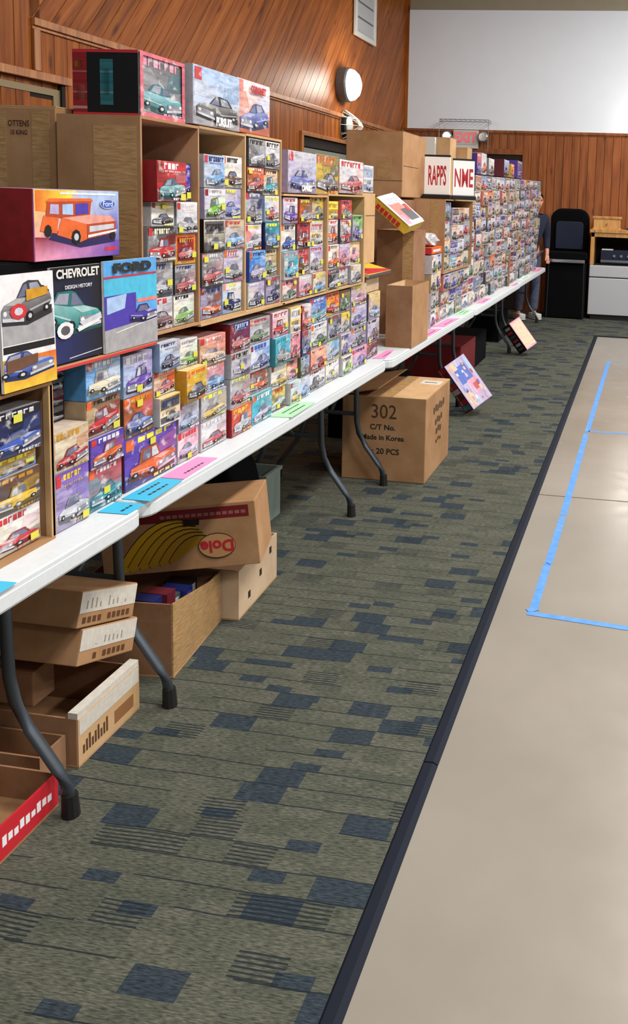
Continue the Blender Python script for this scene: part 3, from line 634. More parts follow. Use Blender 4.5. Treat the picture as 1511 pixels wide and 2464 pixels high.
column(3.256, 3.398, ZU, [(.102,'dgrey','lilac','navy'), (.104,'tan','cream','green'), (.10,'teal','navy','sky'), (.098,'white','lblue','red'), (.098,'peach','tan','teal'), (.1,'white','silver','dgrey',S(title='black'))], uw(5), GU, target=1.80)
column(3.432, 3.588, ZU-.004, [(.086,'salmon','white','green'), (.118,'teal','white','cyan',S(title='pink')), (.115,'cream','white','blue'), (.11,'white','lilac','purple')], uw(6), GU, target=1.595)
column(3.594, 3.744, ZU-.004, [(.092,'silver','pink','red'), (.118,'red','tan','brown'), (.115,'red','dgrey','dred'), (.105,'brown','orange','grey')], uw(7), GU, target=1.590)
column(3.750, 3.915, ZU-.004, [(.092,'tan','cream','sky'), (.118,'lilac','white','grey'), (.115,'yellow','white','silver',S(style='text')), (.105,'yellow','grey','olive')], uw(8), GU, target=1.600)
column(3.955, 4.110, ZU-.004, [(.09,'dgrey','black','silver'), (.115,'cream','white','orange'), (.115,'white','grey','orange'), (.085,'yellow','red','lemon',S(style='text',title='gold'))], uw(9), GU, target=1.585)
column(4.116, 4.276, ZU-.004, [(.09,'silver','cream','grey'), (.115,'lilac','pink','red'), (.115,'white','dgrey','red'), (.09,'red','salmon','green')], uw(10), GU, target=1.590)
column(4.282, 4.445, ZU-.004, [(.09,'cream','silver','dgrey'), (.115,'peach','cream','pink'), (.125,'lgreen','lilac','violet')], uw(11), GU, target=1.520)

# dark kits lying flat in the gap beside the cardboard post
for i, (c1, h_) in enumerate((('black', .042), ('dred', .038), ('black', .034), ('maroon', .030))):
    z = ZB + .258 + [0, .042, .080, .115][i]
    kit(2.058, z, .136, h_-.002, c1, 'black', 'dgrey', 'dark %s kit box lying flat, %s in the shadowed pile beside cardboard post' % (WORD[c1], ORD[i]), 'dark kits lying flat beside the cardboard post', 'dgrey', 'text', xf=-1.46, sticker=None, detail=False)

# ---- three big kits on top, and the row over the lower carton
def big_kit(yc, z, w, h, bg, bg2, car, label, xf, words=None, **k):
    o = kit(yc, z, w, h, bg, bg2, car, label, 'large model kits standing on top of the cartons', xf=xf, depth=k.pop('depth', .10), **k)
    if words: text('lettering', words[0], h*words[1], words[2], o, face_px((.008, words[3]*w, words[4]*h)), sx=.8, bold=.002)
    return o
simple('ink_white', 'e8e8ea', .6); simple('sign_board', 'f6f5f5', .4)
big_kit(2.605, 1.812, .268, .182, 'dgrey', 'grey', 'teal', 'large red-framed kit box showing a turquoise car, over the taped carton', -1.445, side='black', title='pink', yaw=.02, logo=None, sticker=None, depth=.2, border='red')
big_kit(2.925, 1.816, .335, .185, 'lblue', 'silver', 'black', 'large pale blue kit box showing a black police car', -1.425, ('PURSUIT', .20, 'ink_white', .10, .10), title=None, logo='red', sticker=None, roll=.05)
big_kit(3.250, 1.820, .285, .188, 'white', 'orange', 'blue', 'large white kit box showing a blue car amid orange flames', -1.44, ('CORONET', .18, 'ink_red', .08, .84), title=None, logo='salmon', sticker=None)
big_kit(3.715, 1.612, .325, .172, 'silver', 'lilac', 'blue', 'large shrink-wrapped kit box showing a blue muscle car', -1.43, ('CAMARO', .20, 'ink_white', .1, .12), logo='red', title=None, sticker=None)
big_kit(4.045, 1.612, .315, .176, 'olive', 'yellow', 'dgrey', 'large yellow and black kit box showing a charcoal car', -1.44, title='orange', side='black', sticker=None)
big_kit(4.400, 1.622, .375, .160, 'white', 'silver', 'red', 'large white kit box with red end and a red race car', -1.44, title='red', side='red', sticker=None)
big_kit(4.680, 1.632, .170, .140, 'white', 'silver', 'lblue', 'plain white box end beside the red race car kit', -1.44, title='grey', style='text', side='white', sticker=None)

# ---- the orange truck kit and the three magazines
bk = MB().box(-.12, 0, -.175, .175, 0, .170, sides=['maroon', 'lilac', 'dred', 'purple', 'maroon', 'maroon']).build('truck_kit_box', 'print', loc=(-1.392, 2.105, 1.425), bevel=.002)
a = MB(); w, h = .35, .17; x = .0008
a.face([(x, -.173, .001), (x, .173, .001), (x, .173, .169), (x, -.173, .169)], ['pink', 'violet', 'lblue', 'yellow'])
P2(a, [(.02,.7),(.3,.66),(.45,.98),(.02,.98)], x+.0003, w, h, ['orange','yellow','lemon','orange'])
P2(a, [(.3,.4),(.98,.42),(.98,.98),(.5,.98)], x+.0003, w, h, ['lilac','purple','lblue','lblue'])
P2(a, [(.01,.01),(.99,.01),(.99,.24),(.01,.34)], x+.0006, w, h, ['pink','violet','purple','dred'])
x += .001
O = PAL['orange']; OD = mix(O, PAL['dred'], .6); OL = mix(O, PAL['white'], .3)
P2(a, [(.15,.3),(.5,.16),(.93,.22),(.95,.34),(.5,.38),(.2,.42)], x, w, h, mix(PAL['black'], PAL['violet'], .2))
P2(a, [(.06,.42),(.24,.38),(.26,.62),(.1,.64)], x+.0003, w, h, O); P2(a, [(.24,.36),(.5,.24),(.58,.28),(.58,.52),(.3,.62)], x+.0003, w, h, O)
P2(a, [(.3,.6),(.58,.5),(.94,.54),(.88,.62),(.62,.64)], x+.0006, w, h, OL); P2(a, [(.58,.28),(.94,.36),(.95,.54),(.58,.5)], x+.0006, w, h, OD)
P2(a, [(.12,.62),(.14,.82),(.64,.84),(.62,.64),(.3,.6)], x+.0004, w, h, OD); P2(a, [(.12,.82),(.16,.87),(.64,.88),(.66,.84)], x+.0007, w, h, O)
P2(a, [(.16,.66),(.17,.79),(.26,.79),(.26,.65)], x+.0009, w, h, 'lilac'); P2(a, [(.3,.65),(.3,.79),(.42,.80),(.42,.64)], x+.0009, w, h, 'lblue'); P2(a, [(.45,.64),(.45,.8),(.6,.81),(.6,.66)], x+.0009, w, h, 'violet')
P2(a, [(.61,.38),(.92,.43),(.92,.5),(.61,.47)], x+.0009, w, h, 'silver'); P2(a, [(.59,.30),(.95,.38),(.95,.41),(.59,.34)], x+.0012, w, h, 'white')
disc(a, .45, .32, .055, .11, x+.0012, w, h, 'black'); disc(a, .45, .32, .028, .055, x+.0015, w, h, 'silver'); disc(a, .14, .42, .04, .09, x+.0012, w, h, 'black'); disc(a, .9, .33, .035, .08, x+.0009, w, h, 'black')
P2(a, [(.28,.93),(.95,.93),(.95,.96),(.28,.96)], x, w, h, 'white'); P2(a, [(.8,.09),(.96,.09),(.96,.14),(.8,.14)], x, w, h, 'red')
disc(a, .84, .80, .10, .075, x+.0016, w, h, 'silver', 16); disc(a, .84, .80, .092, .062, x+.0019, w, h, 'blue', 16)
a.build('cover_art', 'print', bk)
text('emblem_lettering', 'Ford', .020, 'ink_white', bk, face_px((.0038, .34*w, .80*h)), sx=1.2)
tag(bk, 'large purple kit box showing an orange pickup truck above the magazines', 'model kit')
def magazine(name, yc, z, w, h, xf, lean, label, draw):
    o = MB().box(-.006, 0, -w/2, w/2, 0, h, 'white').build(name, 'print', loc=(xf, yc, z), rot=(0, lean, 0)); a = MB(); draw(a, w, h); a.build('cover_art', 'print', o); tag(o, label, 'magazine', 'magazines standing in front of the cartons'); return o
def mag_a(a, w, h):
    x = .0006; P2(a, [(0,0),(1,0),(1,1),(0,1)], x, w, h, 'white'); x += .0003
    P2(a, [(.02,.4),(.98,.4),(.98,.66),(.02,.6)], x, w, h, 'grey'); P2(a, [(.02,.33),(.98,.33),(.98,.39),(.02,.39)], x, w, h, 'black')
    disc(a, .62, .78, .32, .12, x, w, h, 'black', 14); car_art(a, x+.0003, w, h, PAL['dgrey'], (.0, .95, .55, .98), True, .1); P2(a, [(.45,.76),(.86,.80),(.86,.87),(.45,.86)], x+.003, w, h, 'gold'); disc(a, .30, .68, .16, .07, x+.003, w, h, 'red'); disc(a, .30, .68, .08, .035, x+.0033, w, h, 'silver')
    P2(a, [(0,0),(1,0),(1,.28),(0,.28)], x, w, h, ['yellow','yellow','orange','gold']); car_art(a, x+.0005, w, h, PAL['blue'], (-.2, .95, .08, .36), False, .1); P2(a, [(.05,.16),(.62,.21),(.62,.29),(.05,.27)], x+.003, w, h, 'brown')
def mag_b(a, w, h):
    x = .0006; P2(a, [(0,0),(1,0),(1,1),(0,1)], x, w, h, ['navy','black','black','black']); car_art(a, x+.0004, w, h, PAL['aqua'], (-.2, .98, .28, .80), False, -.12)
    P2(a, [(.5,.40),(.95,.47),(.97,.40),(.6,.33)], x+.0035, w, h, 'silver'); P2(a, [(.45,.34),(.93,.41),(.9,.37),(.48,.30)], x+.0038, w, h, 'white'); disc(a, .22, .34, .16, .09, x+.0035, w, h, 'white', 12); disc(a, .22, .34, .09, .05, x+.0038, w, h, 'dgrey', 10)
    P2(a, [(.3,.03),(.97,.06),(.97,.07),(.3,.04)], x+.0004, w, h, 'silver')
def mag_c(a, w, h):
    x = .0006; P2(a, [(0,0),(1,0),(1,1),(0,1)], x, w, h, 'sky'); P2(a, [(0,.53),(1,.53),(1,.80),(0,.80)], x+.0003, w, h, 'cyan'); P2(a, [(0,0),(1,0),(1,.38),(0,.30)], x+.0003, w, h, 'grey'); P2(a, [(.2,.20),(1,.28),(1,.29),(.2,.21)], x+.0006, w, h, 'white')
    P2(a, [(0,.25),(.58,.28),(.58,.62),(0,.62)], x+.0006, w, h, 'violet'); P2(a, [(.04,.42),(.36,.46),(.4,.62),(.04,.6)], x+.0009, w, h, 'lblue'); P2(a, [(0,.81),(1,.81),(1,.83),(0,.83)], x+.0009, w, h, 'red'); P2(a, [(.6,.5),(1,.5),(1,.54),(.6,.54)], x+.0009, w, h, 'salmon')
    car_art(a, x+.0012, w, h, PAL['violet'], (.45, .99, .26, .52), False, 0, 'side')
mg1 = magazine('car_magazine', 1.885, 1.142, .185, .262, -1.375, -.02, 'car magazine with two wood-sided wagons on white and yellow covers', mag_a)
mg2 = magazine('car_magazine', 2.088, 1.172, .205, .236, -1.388, -.02, 'black car magazine showing a turquoise fifties car', mag_b)
text('lettering', 'CHEVROLET', .030, 'white_metal', mg2, face_px((.006, .0, .218)), sx=1.05, bold=.001); text('lettering', 'DESIGN HISTORY', .013, 'ink_white', mg2, face_px((.006, .0, .185)), sx=1.1)
mg3 = magazine('car_magazine', 2.325, 1.168, .262, .244, -1.384, -.01, 'blue car magazine lettered in black with a violet station wagon', mag_c)
text('lettering', 'FORD', .034, 'ink', mg3, face_px((.006, -.0, .222)), sx=2.1, bold=.002)

# ================================================================== CARTONS ON THE TABLE
T_ = .006
def open_front(name, y0, y1, z0, z1, xb, xf, label, group, mat='card', parts=('bottom', 'top', 'near', 'far', 'back'), dividers=()):
    e = empty(name, ((xb+xf)/2, (y0+y1)/2, z0)); hx = (xf-xb)/2; hy = (y1-y0)/2; H = z1-z0; t = .008
    if 'bottom' in parts: MB().box(-hx, hx, -hy, hy, 0, t).build('bottom_panel', mat, e)
    if 'top' in parts: MB().box(-hx, hx, -hy, hy, H-t, H).build('top_panel', mat, e)
    if 'near' in parts: MB().box(-hx, hx, -hy, -hy+t, t, H-t).build('side_panel', mat, e)
    if 'far' in parts: MB().box(-hx, hx, hy-t, hy, t, H-t).build('side_panel', mat, e)
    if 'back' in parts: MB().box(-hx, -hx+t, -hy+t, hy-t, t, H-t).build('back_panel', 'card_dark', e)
    tag(e, label, 'carton', group); return e
GS = 'open cartons used as shelves'
s0 = open_front('shelf_carton', 1.42, 1.972, TZ, 1.137, -1.86, -1.385, 'nearest cardboard carton on its side used as a shelf', GS, 'card')
MB().box(.222, .2375, .262, .279, .008, .384).build('edge_lip', 'card_light', s0)
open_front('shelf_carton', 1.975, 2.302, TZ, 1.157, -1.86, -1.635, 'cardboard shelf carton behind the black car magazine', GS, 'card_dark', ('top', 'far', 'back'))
MB_ = MB().box(-1.40+.0, -1.372, 1.98, 2.44, 1.160, 1.168)
b = empty('shelf_board', (-1.6, 2.21, 1.158)); MB().box(-.2, .222, -.232, .232, 0, .008).build('board', 'card', b); MB().box(.222, .2228, -.232, .232, .001, .0075, 'red').build('red_print', 'paint', b); tag(b, 'cardboard sheet with red printed edge under the car magazines', 'cardboard')
u1 = open_front('shelf_carton', 2.402, 2.744, 1.178, 1.806, -1.652, -1.398, 'tall open carton with taped side holding the red kit box', GS, 'card')
MB().box(-.015, .115, -.1718, -.1712, .16, .60).build('tape_patch', 'packing_tape', u1)
a = MB(); rt = random.Random(9)
for k in range(9): a.box(-.03, .11-.03*rt.random(), -.1722, -.1714, .02+k*.016, .026+k*.016, lin('5a3a22'))
a.build('faded_printing', 'paint', u1)['kind'] = 'stuff'
u2 = open_front('shelf_carton', 2.746, 3.088, 1.178, 1.808, -1.95, -1.398, 'open carton shelf holding the pale blue and lime car kits', GS, 'card_light', ('bottom', 'top', 'far', 'back'))
u3 = open_front('shelf_carton', 3.090, 3.410, 1.178, 1.812, -1.95, -1.398, 'open carton shelf holding the sky blue and tan kits', GS, 'card_light', ('bottom', 'top', 'far', 'back'))
u4 = open_front('shelf_carton', 3.418, 3.926, 1.172, 1.607, -1.95, -1.392, 'lower open carton shelf beneath the blue muscle car kit', GS, 'card_light', ('bottom', 'top', 'far', 'back'))
u5 = open_front('shelf_carton', 3.930, 4.470, 1.172, 1.615, -1.95, -1.392, 'lower open carton shelf beneath the red race car kit', GS, 'card_light')
MB().box(.268, .2785, .27, .29, .0, .443).build('front_flap', 'card_light', u5)
c = MB().box(-.25, 0, -.11, .11, 0, .36).build('plain_carton', 'card_light', loc=(-1.405, 4.585, 1.267), bevel=.003); MB().box(.0005, .001, -.11, .11, .245, .248).build('seam', 'ink_faint', c); tag(c, 'light plain carton closing the end of the upper shelves', 'carton')
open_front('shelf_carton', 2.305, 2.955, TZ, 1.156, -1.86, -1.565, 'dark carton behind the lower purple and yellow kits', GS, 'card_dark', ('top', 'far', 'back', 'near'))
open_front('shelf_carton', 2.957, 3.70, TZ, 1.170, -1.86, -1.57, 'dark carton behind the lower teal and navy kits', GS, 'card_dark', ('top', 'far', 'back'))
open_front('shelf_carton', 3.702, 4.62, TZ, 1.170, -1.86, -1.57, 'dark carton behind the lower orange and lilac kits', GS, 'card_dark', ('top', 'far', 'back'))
b = empty('shelf_board', (-1.6, 3.09, 1.167)); MB().box(-.2, .208, -.35, .35, .004, .0105).build('board', 'card_light', b); tag(b, 'long cardboard sheet between lower and upper kit shelves', 'cardboard')
# block carrying the truck kit, hidden by the magazines
c = MB().box(-.45, 0, -.34, .34, 0, .254).build('plain_carton', 'black_cloth', loc=(-1.405, 1.93, 1.169)); tag(c, 'black box behind the car magazines under the truck kit', 'box')
# two cartons left of the taped carton
c = empty('printed_carton', (-1.850, 2.58, 1.172)); hz = .652
MB().box(-.18, .18, -.155, .155, 0, hz).build('body', 'card', c, bevel=.003); MB().box(.105, .16, -.1562, -.1555, .0, hz-.01).build('tape_strip', 'packing_tape', c); MB().box(-.05, .022, -.1562, -.1555, .0, hz-.01).build('tape_strip', 'packing_tape', c)
text('lettering', 'OTTENS', .024, 'ink_faint', c, face_my((.064, -.1564, .605)), sx=.75); text('lettering', '10 KING', .019, 'ink_faint', c, face_my((.064, -.1564, .580)), sx=.8)
MB().box(-.18, .18, -.154, .16, hz, hz+.004).build('top_flap', 'card_light', c)
tag(c, 'taped brown carton with faded print behind the truck kit', 'carton')

# ---- middle group of cartons
def closed_carton(name, x0, x1, y0, y1, z0, z1, label, mat='card', tapes=(), group=None, rotz=0):
    e = empty(name, ((x0+x1)/2, (y0+y1)/2, z0), (0, 0, rotz)); hx, hy, H = (x1-x0)/2, (y1-y0)/2, z1-z0
    MB().box(-hx, hx, -hy, hy, 0, H).build('body', mat, e, bevel=.004)
    MB().box(-hx, -.002, -hy, hy, H, H+.005).build('top_flap', mat, e); MB().box(.002, hx, -hy, hy, H, H+.005).build('top_flap', mat, e)
    for t in tapes: MB().box(*t).build('tape_strip', 'packing_tape', e)
    tag(e, label, 'carton', group); return e
closed_carton('plain_carton', -1.96, -1.61, 5.98, 6.32, TZ+.002, 1.19, 'brown carton at the bottom of the middle stack', 'card_dark')
closed_carton('plain_carton', -1.96, -1.60, 5.98, 6.32, 1.197, 1.598, 'brown carton under the tall top carton of the middle stack', 'card_dark')
tc_ = closed_carton('plain_carton', -1.99, -1.600, 5.955, 6.60, 1.619, 2.045, 'large upright brown carton on top of the middle stack', 'card', [(.02, .12, -.3232, -.3227, .12, .26)])
MB().box(-.195, .195, -.3235, -.323, .105, .108).build('crease', 'ink_faint', tc_); MB().box(.1955, .1965, -.3, .1, .205, .208).build('crease', 'ink_faint', tc_)
closed_carton('plain_carton', -1.665, -1.425, 5.61, 5.93, TZ+.002, 1.405, 'narrow brown carton behind the tall open box', 'card_dark', [(.05, .115, -.1605, -.16, 0, .655)])
# tall open box by the table edge
e = empty('tall_open_box', (-1.378, 5.325, TZ+.001)); t = .006
MB().box(-.078, .078, -.205, -.199, 0, .362).build('side_panel', 'card_dark', e); MB().box(-.078, .078, .199, .205, 0, .362).build('side_panel', 'card', e)  # near side in darker card: shade of the unlit face put into its colour
MB().box(.072, .078, -.199, .199, 0, .362)  .build('front_panel', 'card', e); MB().box(-.078, -.072, -.199, .199, 0, .362).build('back_panel', 'card_light', e); MB().box(-.072, .072, -.199, .199, 0, .006).build('bottom_panel', 'card', e)
MB().box(-.070, .071, -.197, .197, .31, .318).build('white_insert', 'white_paint', e)
tag(e, 'tall narrow open cardboard box at the table edge', 'box')
# far shelf carton with the signs on it
m2 = open_front('shelf_carton', 6.330, 7.376, 1.090, 1.616, -1.86, -1.385, 'tape-sealed carton shelf beneath the two white signs', GS, 'card')
MB().box(.13, .19, -.5240, -.5234, 0, .52).build('tape_strip', 'packing_tape', m2); MB().box(-.04, .0, -.5240, -.5234, 0, .52).build('tape_strip', 'packing_tape', m2)
def sign(loc, rotz, w, h, words, label):
    e = empty('sign_holder', loc, (0, 0, rotz))
    MB().box(-w/2, w/2, -.008, .008, .03, h).build('board', 'sign_board', e, bevel=.003); MB().box(-w/2, w/2, -.010, .010, h, h+.012).build('top_rail', 'black_plastic', e); MB().box(-w/2-.01, w/2+.01, -.032, .032, 0, .030).build('base', 'black_plastic', e, bevel=.004)
    mm = face_my((0, -.0085, h*.53)); text('lettering', words, h*.34, 'ink_red', e, mm @ Matrix.Diagonal((1, 1.9, 1, 1)), sx=(w*.8)/(h*.34*.62*len(words)), bold=.002)
    tag(e, label, 'sign', 'white lettered signs on the carton'); return e
sign((-1.488, 6.50, 1.618), .05, .188, .300, 'RAPPS', 'white sign in red letters beginning RAP, black base')
sign((-1.330, 6.665, 1.618), .50, .165, .285, 'NME', 'narrower white sign with three red letters beside the larger sign')
c = MB().box(-.06, .06, -.02, .02, 0, .30).build('white_card_box', 'white_metal', loc=(-1.72, 7.16, 1.80), bevel=.003); tag(c, 'upright shiny white box behind the red lettered signs', 'box')
MB().box(.0605, .061, -.018, .018, .05, .25).build('end_label', 'white_enamel', c)
closed_carton('plain_carton', -1.95, -1.55, 7.125, 7.19, 1.622, 1.795, 'flat carton standing behind the red lettered signs', 'card')
closed_carton('plain_carton', -1.95, -1.55, 7.20, 7.43, 1.622, 2.10, 'brown carton rising behind the white card box', 'card_light')
closed_carton('plain_carton', -1.86, -1.46, 7.46, 7.66, 1.84, 2.04, 'light carton at the start of the far top row', 'card_light')
# yellow game box leaning against the shelf end
def obox(name, loc, axes, dims, sides, label, cat):
    L_, S_, T2 = [Vector(v).normalized() for v in axes]
    o = MB().box(-dims[0]/2, dims[0]/2, -dims[1]/2, dims[1]/2, -dims[2]/2, dims[2]/2, sides=sides).build(name, 'print', bevel=.003)
    Mx = Matrix((L_, S_, T2)).transposed().to_4x4(); Mx.translation = loc; o.matrix_world = Mx; tag(o, label, cat); return o
n_ = Vector((.62, -.15, .77)).normalized(); l_ = Vector((.78, .0, -.628)); l_ = (l_ - n_*l_.dot(n_)).normalized(); s_ = n_.cross(l_)
yg = obox('toy_box', (-1.50, 5.50, 1.520), (l_, s_, n_), (.27, .27, .065), ['yellow', 'white', 'yellow', 'yellow', 'yellow', 'yellow'], 'yellow and white toy box leaning on a slope above the tall open box', 'box')
a = MB(); 
for (u0, u1, v0, v1, c_) in ((-.12, .12, -.14, .14, 'white'), (-.06, .09, -.11, .06, 'salmon'), (.0, .1, -.02, .12, 'dgrey'), (-.1, -.05, -.1, .1, 'silver'), (.04, .12, -.12, -.06, 'pink'), (-.03, .03, .07, .12, 'red')): a.box(u0, u1, v0, v1, .033, .0335 + .0004*len(a.f)/6, c_)
a.build('cover_art', 'print', yg); a = MB()
for k in range(6): a.box(-.1+k*.032, -.076+k*.032, -.1508, -.150, -.018, .012, 'red')
a.build('end_lettering', 'print', yg)
kt = MB().box(-.2, 0, -.21, .21, 0, .018, sides=['dgrey', 'yellow', 'tan', 'dgrey', 'tan', 'tan']).build('flat_kit_box', 'print', loc=(-1.392, 4.765, 1.192), rot=(0, .24, 0), bevel=.002)
MB().face([(-.12, -.2, .0185), (-.01, -.2, .0185), (-.002, .2, .0185), (-.03, .2, .0185)], 'red').build('cover_art', 'print', kt); tag(kt, 'yellow and red kit box lying flat at the shelf end', 'model kit')
c = closed_carton('plain_carton', -1.60, -1.425, 4.63, 4.86, ZB+.358, 1.187, 'small pale carton under the flat yellow kit', 'card_pale')
c = closed_carton('plain_carton', -1.84, -1.63, 4.70, 4.98, ZB, 1.29, 'pale carton behind the flat yellow kit', 'card_pale')

# ================================================================== FAR STACKS
FAR_BG = ['white', 'silver', 'cream', 'lilac', 'grey', 'peach', 'white', 'lblue', 'tan', 'silver', 'lilac', 'white', 'cream', 'grey']
FAR_CAR = ['dgrey', 'red', 'blue', 'brown', 'navy', 'green', 'orange', 'grey', 'maroon', 'teal', 'violet', 'tan', 'olive']
GF = 'model kits in the far stacks'
rf = random.Random(5)
combos = set()
def far_column(j, y0, y1, z0, z1, where, xf=-1.40, accents=None):
    z = z0; i = 0; n = max(1, round((z1-z0)/.118)); hs = [rf.uniform(.85, 1.15) for _ in range(n)]; k = (z1-z0)/sum(hs)
    for i in range(n):
        h_ = hs[i]*k; bg = rf.choice(FAR_BG); car = rf.choice(FAR_CAR); bg2 = rf.choice(FAR_BG + ['dgrey', 'salmon'])
        if rf.random() < .10: bg = rf.choice(['sky', 'orange', 'red', 'purple', 'blue', 'yellow', 'dgrey'])
        lab = '%s kit with %s print, %s %s' % (WORD[bg], WORD[car], ORD[i] + (' up in' if i else ' of'), where)
        kit((y0+y1)/2, z, (y1-y0)-.006, h_-.003, bg, bg2, car, lab, GF, rf.choice(['white', 'black', 'red', 'navy', 'grey']), rf.choice(['car', 'car', 'side', 'truck', 'text']), xf+rf.uniform(-.02, .012), .17,
            (rf.choice([.1, .85]), .1, 0) if rf.random() < .3 else None, None, False, rf.uniform(-.012, .012), rf.choice([None, 'red', 'orange', None, None]), rf)
        z += h_
y = 5.98; FW = .258; j = 0
for j in range(2):
    far_column(j, y+j*.17, y+(j+1)*.17, ZB, 1.24, '%s short stack past tall open box' % NTH[j], xf=-1.40)
y = 6.345; j = 0
while y + FW < 12.45:
    zt = 1.082 if y < 7.30 else 1.086
    if y < 7.15:
        far_column(j, y, y+FW, ZB, 1.082, '%s far stack past taped shelf end' % NTH[j])
    else:
        top = 1.60 if y < 7.42 else (1.83 + (y-7.4)*.018)
        far_column(j, y, y+FW, ZB, top, '%s far stack past taped shelf end' % NTH[j])
    y += FW + (.0 if y < 7.2 else .003); j += 1
NFAR = j
for j in range(4):
    far_column(j, 6.342+j*.256, 6.342+(j+1)*.256, 1.101, 1.56 if j else 1.598, '%s stack inside carton under signs' % NTH[j])
# a few larger boxes on top of the far row
for i, (yc, w, z, h_, bg, bg2, car, lab) in enumerate([(7.78, .2, 1.846, .17, 'orange', 'violet', 'blue', 'orange and violet kit on the far top row beside the light carton'), (8.02, .26, 1.850, .18, 'silver', 'white', 'orange', 'silver kit with orange art on the far top row'),
        (8.42, .30, 1.857, .15, 'white', 'grey', 'dgrey', 'white kit with charcoal art on the far top row'), (9.35, .34, 1.874, .17, 'lblue', 'maroon', 'navy', 'dark kit box with navy art on the far top row'), (9.78, .24, 1.882, .14, 'orange', 'yellow', 'red', 'small orange kit with yellow base on the far top row'), (10.35, .40, 1.892, .19, 'dgrey', 'purple', 'violet', 'charcoal and purple kit at the far end of top row')]):
    kit(yc, z, w, h_, bg, bg2, car, lab, 'kits lying on top of the far stacks', detail=False, sticker=None, xf=-1.42)
c = MB().box(-.012, .0, -.03, .03, 0, .34).build('card_edge', 'card_dark', loc=(-1.365, 9.45, TZ+.002)); tag(c, 'brown cardboard strip standing upright before the far stacks', 'cardboard')
c = closed_carton('purple_carton', -1.66, -1.385, 7.425, 7.43, 1.62, 1.80, 'x y z w', 'card') if False else None
# crumpled plastic bag on orange boxes
bm = bmesh.new(); bmesh.ops.create_icosphere(bm, subdivisions=3, radius=1)
rb = random.Random(4)
for v in bm.verts:
    k = 1 + .18*math.sin(7*v.co.x+3*v.co.y)*math.cos(5*v.co.z) + rb.uniform(-.07, .07); v.co = Vector((v.co.x*.07*k, v.co.y*.14*k, max(v.co.z, -.6)*.052*k))
me = bpy.data.meshes.new('plastic_bag'); bm.to_mesh(me); bm.free(); me.materials.append(MAT['bag_plastic'])
pb = bpy.data.objects.new('plastic_bag', me); C.objects.link(pb); pb.location = (-1.47, 6.15, 1.332); tag(pb, 'crumpled grey plastic bag on an orange box', 'bag')
ob = MB().box(-.16, 0, -.16, .16, 0, .045, sides=['orange', 'orange', 'red', 'orange', 'red', 'red']).build('orange_box', 'print', loc=(-1.395, 6.150, 1.245), bevel=.002); MB().box(.0004, .0008, -.12, .1, .014, .03, 'white').build('cover_art', 'print', ob); tag(ob, 'flat orange box under the crumpled plastic bag', 'box')

# ================================================================== PAPER TAGS
def paper(pts, c, label, lines=2, words=None):
    cx = sum(p[0] for p in pts)/4; cy = sum(p[1] for p in pts)/4
    z0 = TZ + .0012
    mb = MB(); q = [(p[0]-cx, p[1]-cy) for p in pts]
    mb.v = [(p[0], p[1], 0) for p in q] + [(p[0], p[1], .0010) for p in q]; mb.f = [(4,5,6,7),(3,2,1,0),(0,1,5,4),(1,2,6,5),(2,3,7,6),(3,0,4,7)]; mb.c = [[c]*4]*6
    # make sure the face winding points up
    ar = sum(q[i][0]*q[(i+1) % 4][1]-q[(i+1) % 4][0]*q[i][1] for i in range(4))
    if ar < 0: mb.f = [tuple(reversed(f)) for f in mb.f]
    o = mb.build('paper_tag', 'paint', loc=(cx, cy, z0)); rr = random.Random(int(cy*100)); a = MB()
    wy = (max(p[1] for p in q)-min(p[1] for p in q))
    for k in range(lines):
        x = .012 - k*.026*-1 if False else (.014 - .03*k); yy = -wy*.27
        while yy < wy*.25:
            l = rr.uniform(.008, .02); a.box(x-.004, x+.004, yy, yy+l, .0011, .0014, lin('22303a')); yy += l + .006
    a.build('handwriting', 'paint', o); tag(o, label, 'paper', 'coloured paper tags along the table edges'); return o
CYN, PNK, GRN, PGN = lin('37b4dc'), lin('ff8fc0'), lin('a9ecb0'), lin('d9efe0')
paper([(-1.295, 1.50), (-1.385, 1.50), (-1.385, 1.712), (-1.300, 1.716)], CYN, 'cyan paper tag on the table edge before the nearest shelf')
paper([(-1.308, 2.20-.02), (-1.387, 2.169), (-1.392, 2.25), (-1.312, 2.253)], CYN, 'short cyan paper piece at the near table joint') if False else None
paper([(-1.310, 2.275), (-1.394, 2.275), (-1.394, 2.475), (-1.318, 2.478)], CYN, 'cyan handwritten tag beside the large purple kit', 2)
paper([(-1.310, 2.165), (-1.394, 2.160), (-1.394, 2.245), (-1.310, 2.250)], CYN, 'small cyan tag end at the near table joint', 1)
paper([(-1.320, 2.485), (-1.394, 2.482), (-1.394, 2.715), (-1.328, 2.722)], PNK, 'pink handwritten tag in front of the pink kit', 1)
paper([(-1.312, 3.315), (-1.394, 3.300), (-1.394, 3.575), (-1.318, 3.600)], GRN, 'pale green handwritten tag before the yellow and cyan kits', 2)
paper([(-1.345, 4.735), (-1.410, 4.715), (-1.410, 4.99), (-1.372, 5.01)], PNK, 'pink tag beside the tall open cardboard box', 1)
paper([(-1.31, 5.63), (-1.385, 5.60), (-1.392, 5.95), (-1.312, 6.0)], PNK, 'pink tag just beyond the tall open cardboard box', 1)
paper([(-1.315, 6.10), (-1.39, 6.06), (-1.39, 6.54), (-1.312, 6.60)], PNK, 'longer pink tag before the taped shelf end', 1)
paper([(-1.32, 6.84), (-1.39, 6.80), (-1.39, 7.17), (-1.33, 7.19)], GRN, 'pale green tag under the signs at the table edge', 2)
paper([(-1.33, 7.70), (-1.39, 7.68), (-1.39, 8.12), (-1.33, 8.13)], PNK, 'pink tag past the far table joint', 1)
paper([(-1.325, 9.50), (-1.352, 9.50), (-1.352, 9.92), (-1.325, 9.92)], PNK, 'pink tag beside the upright cardboard strip', 1)
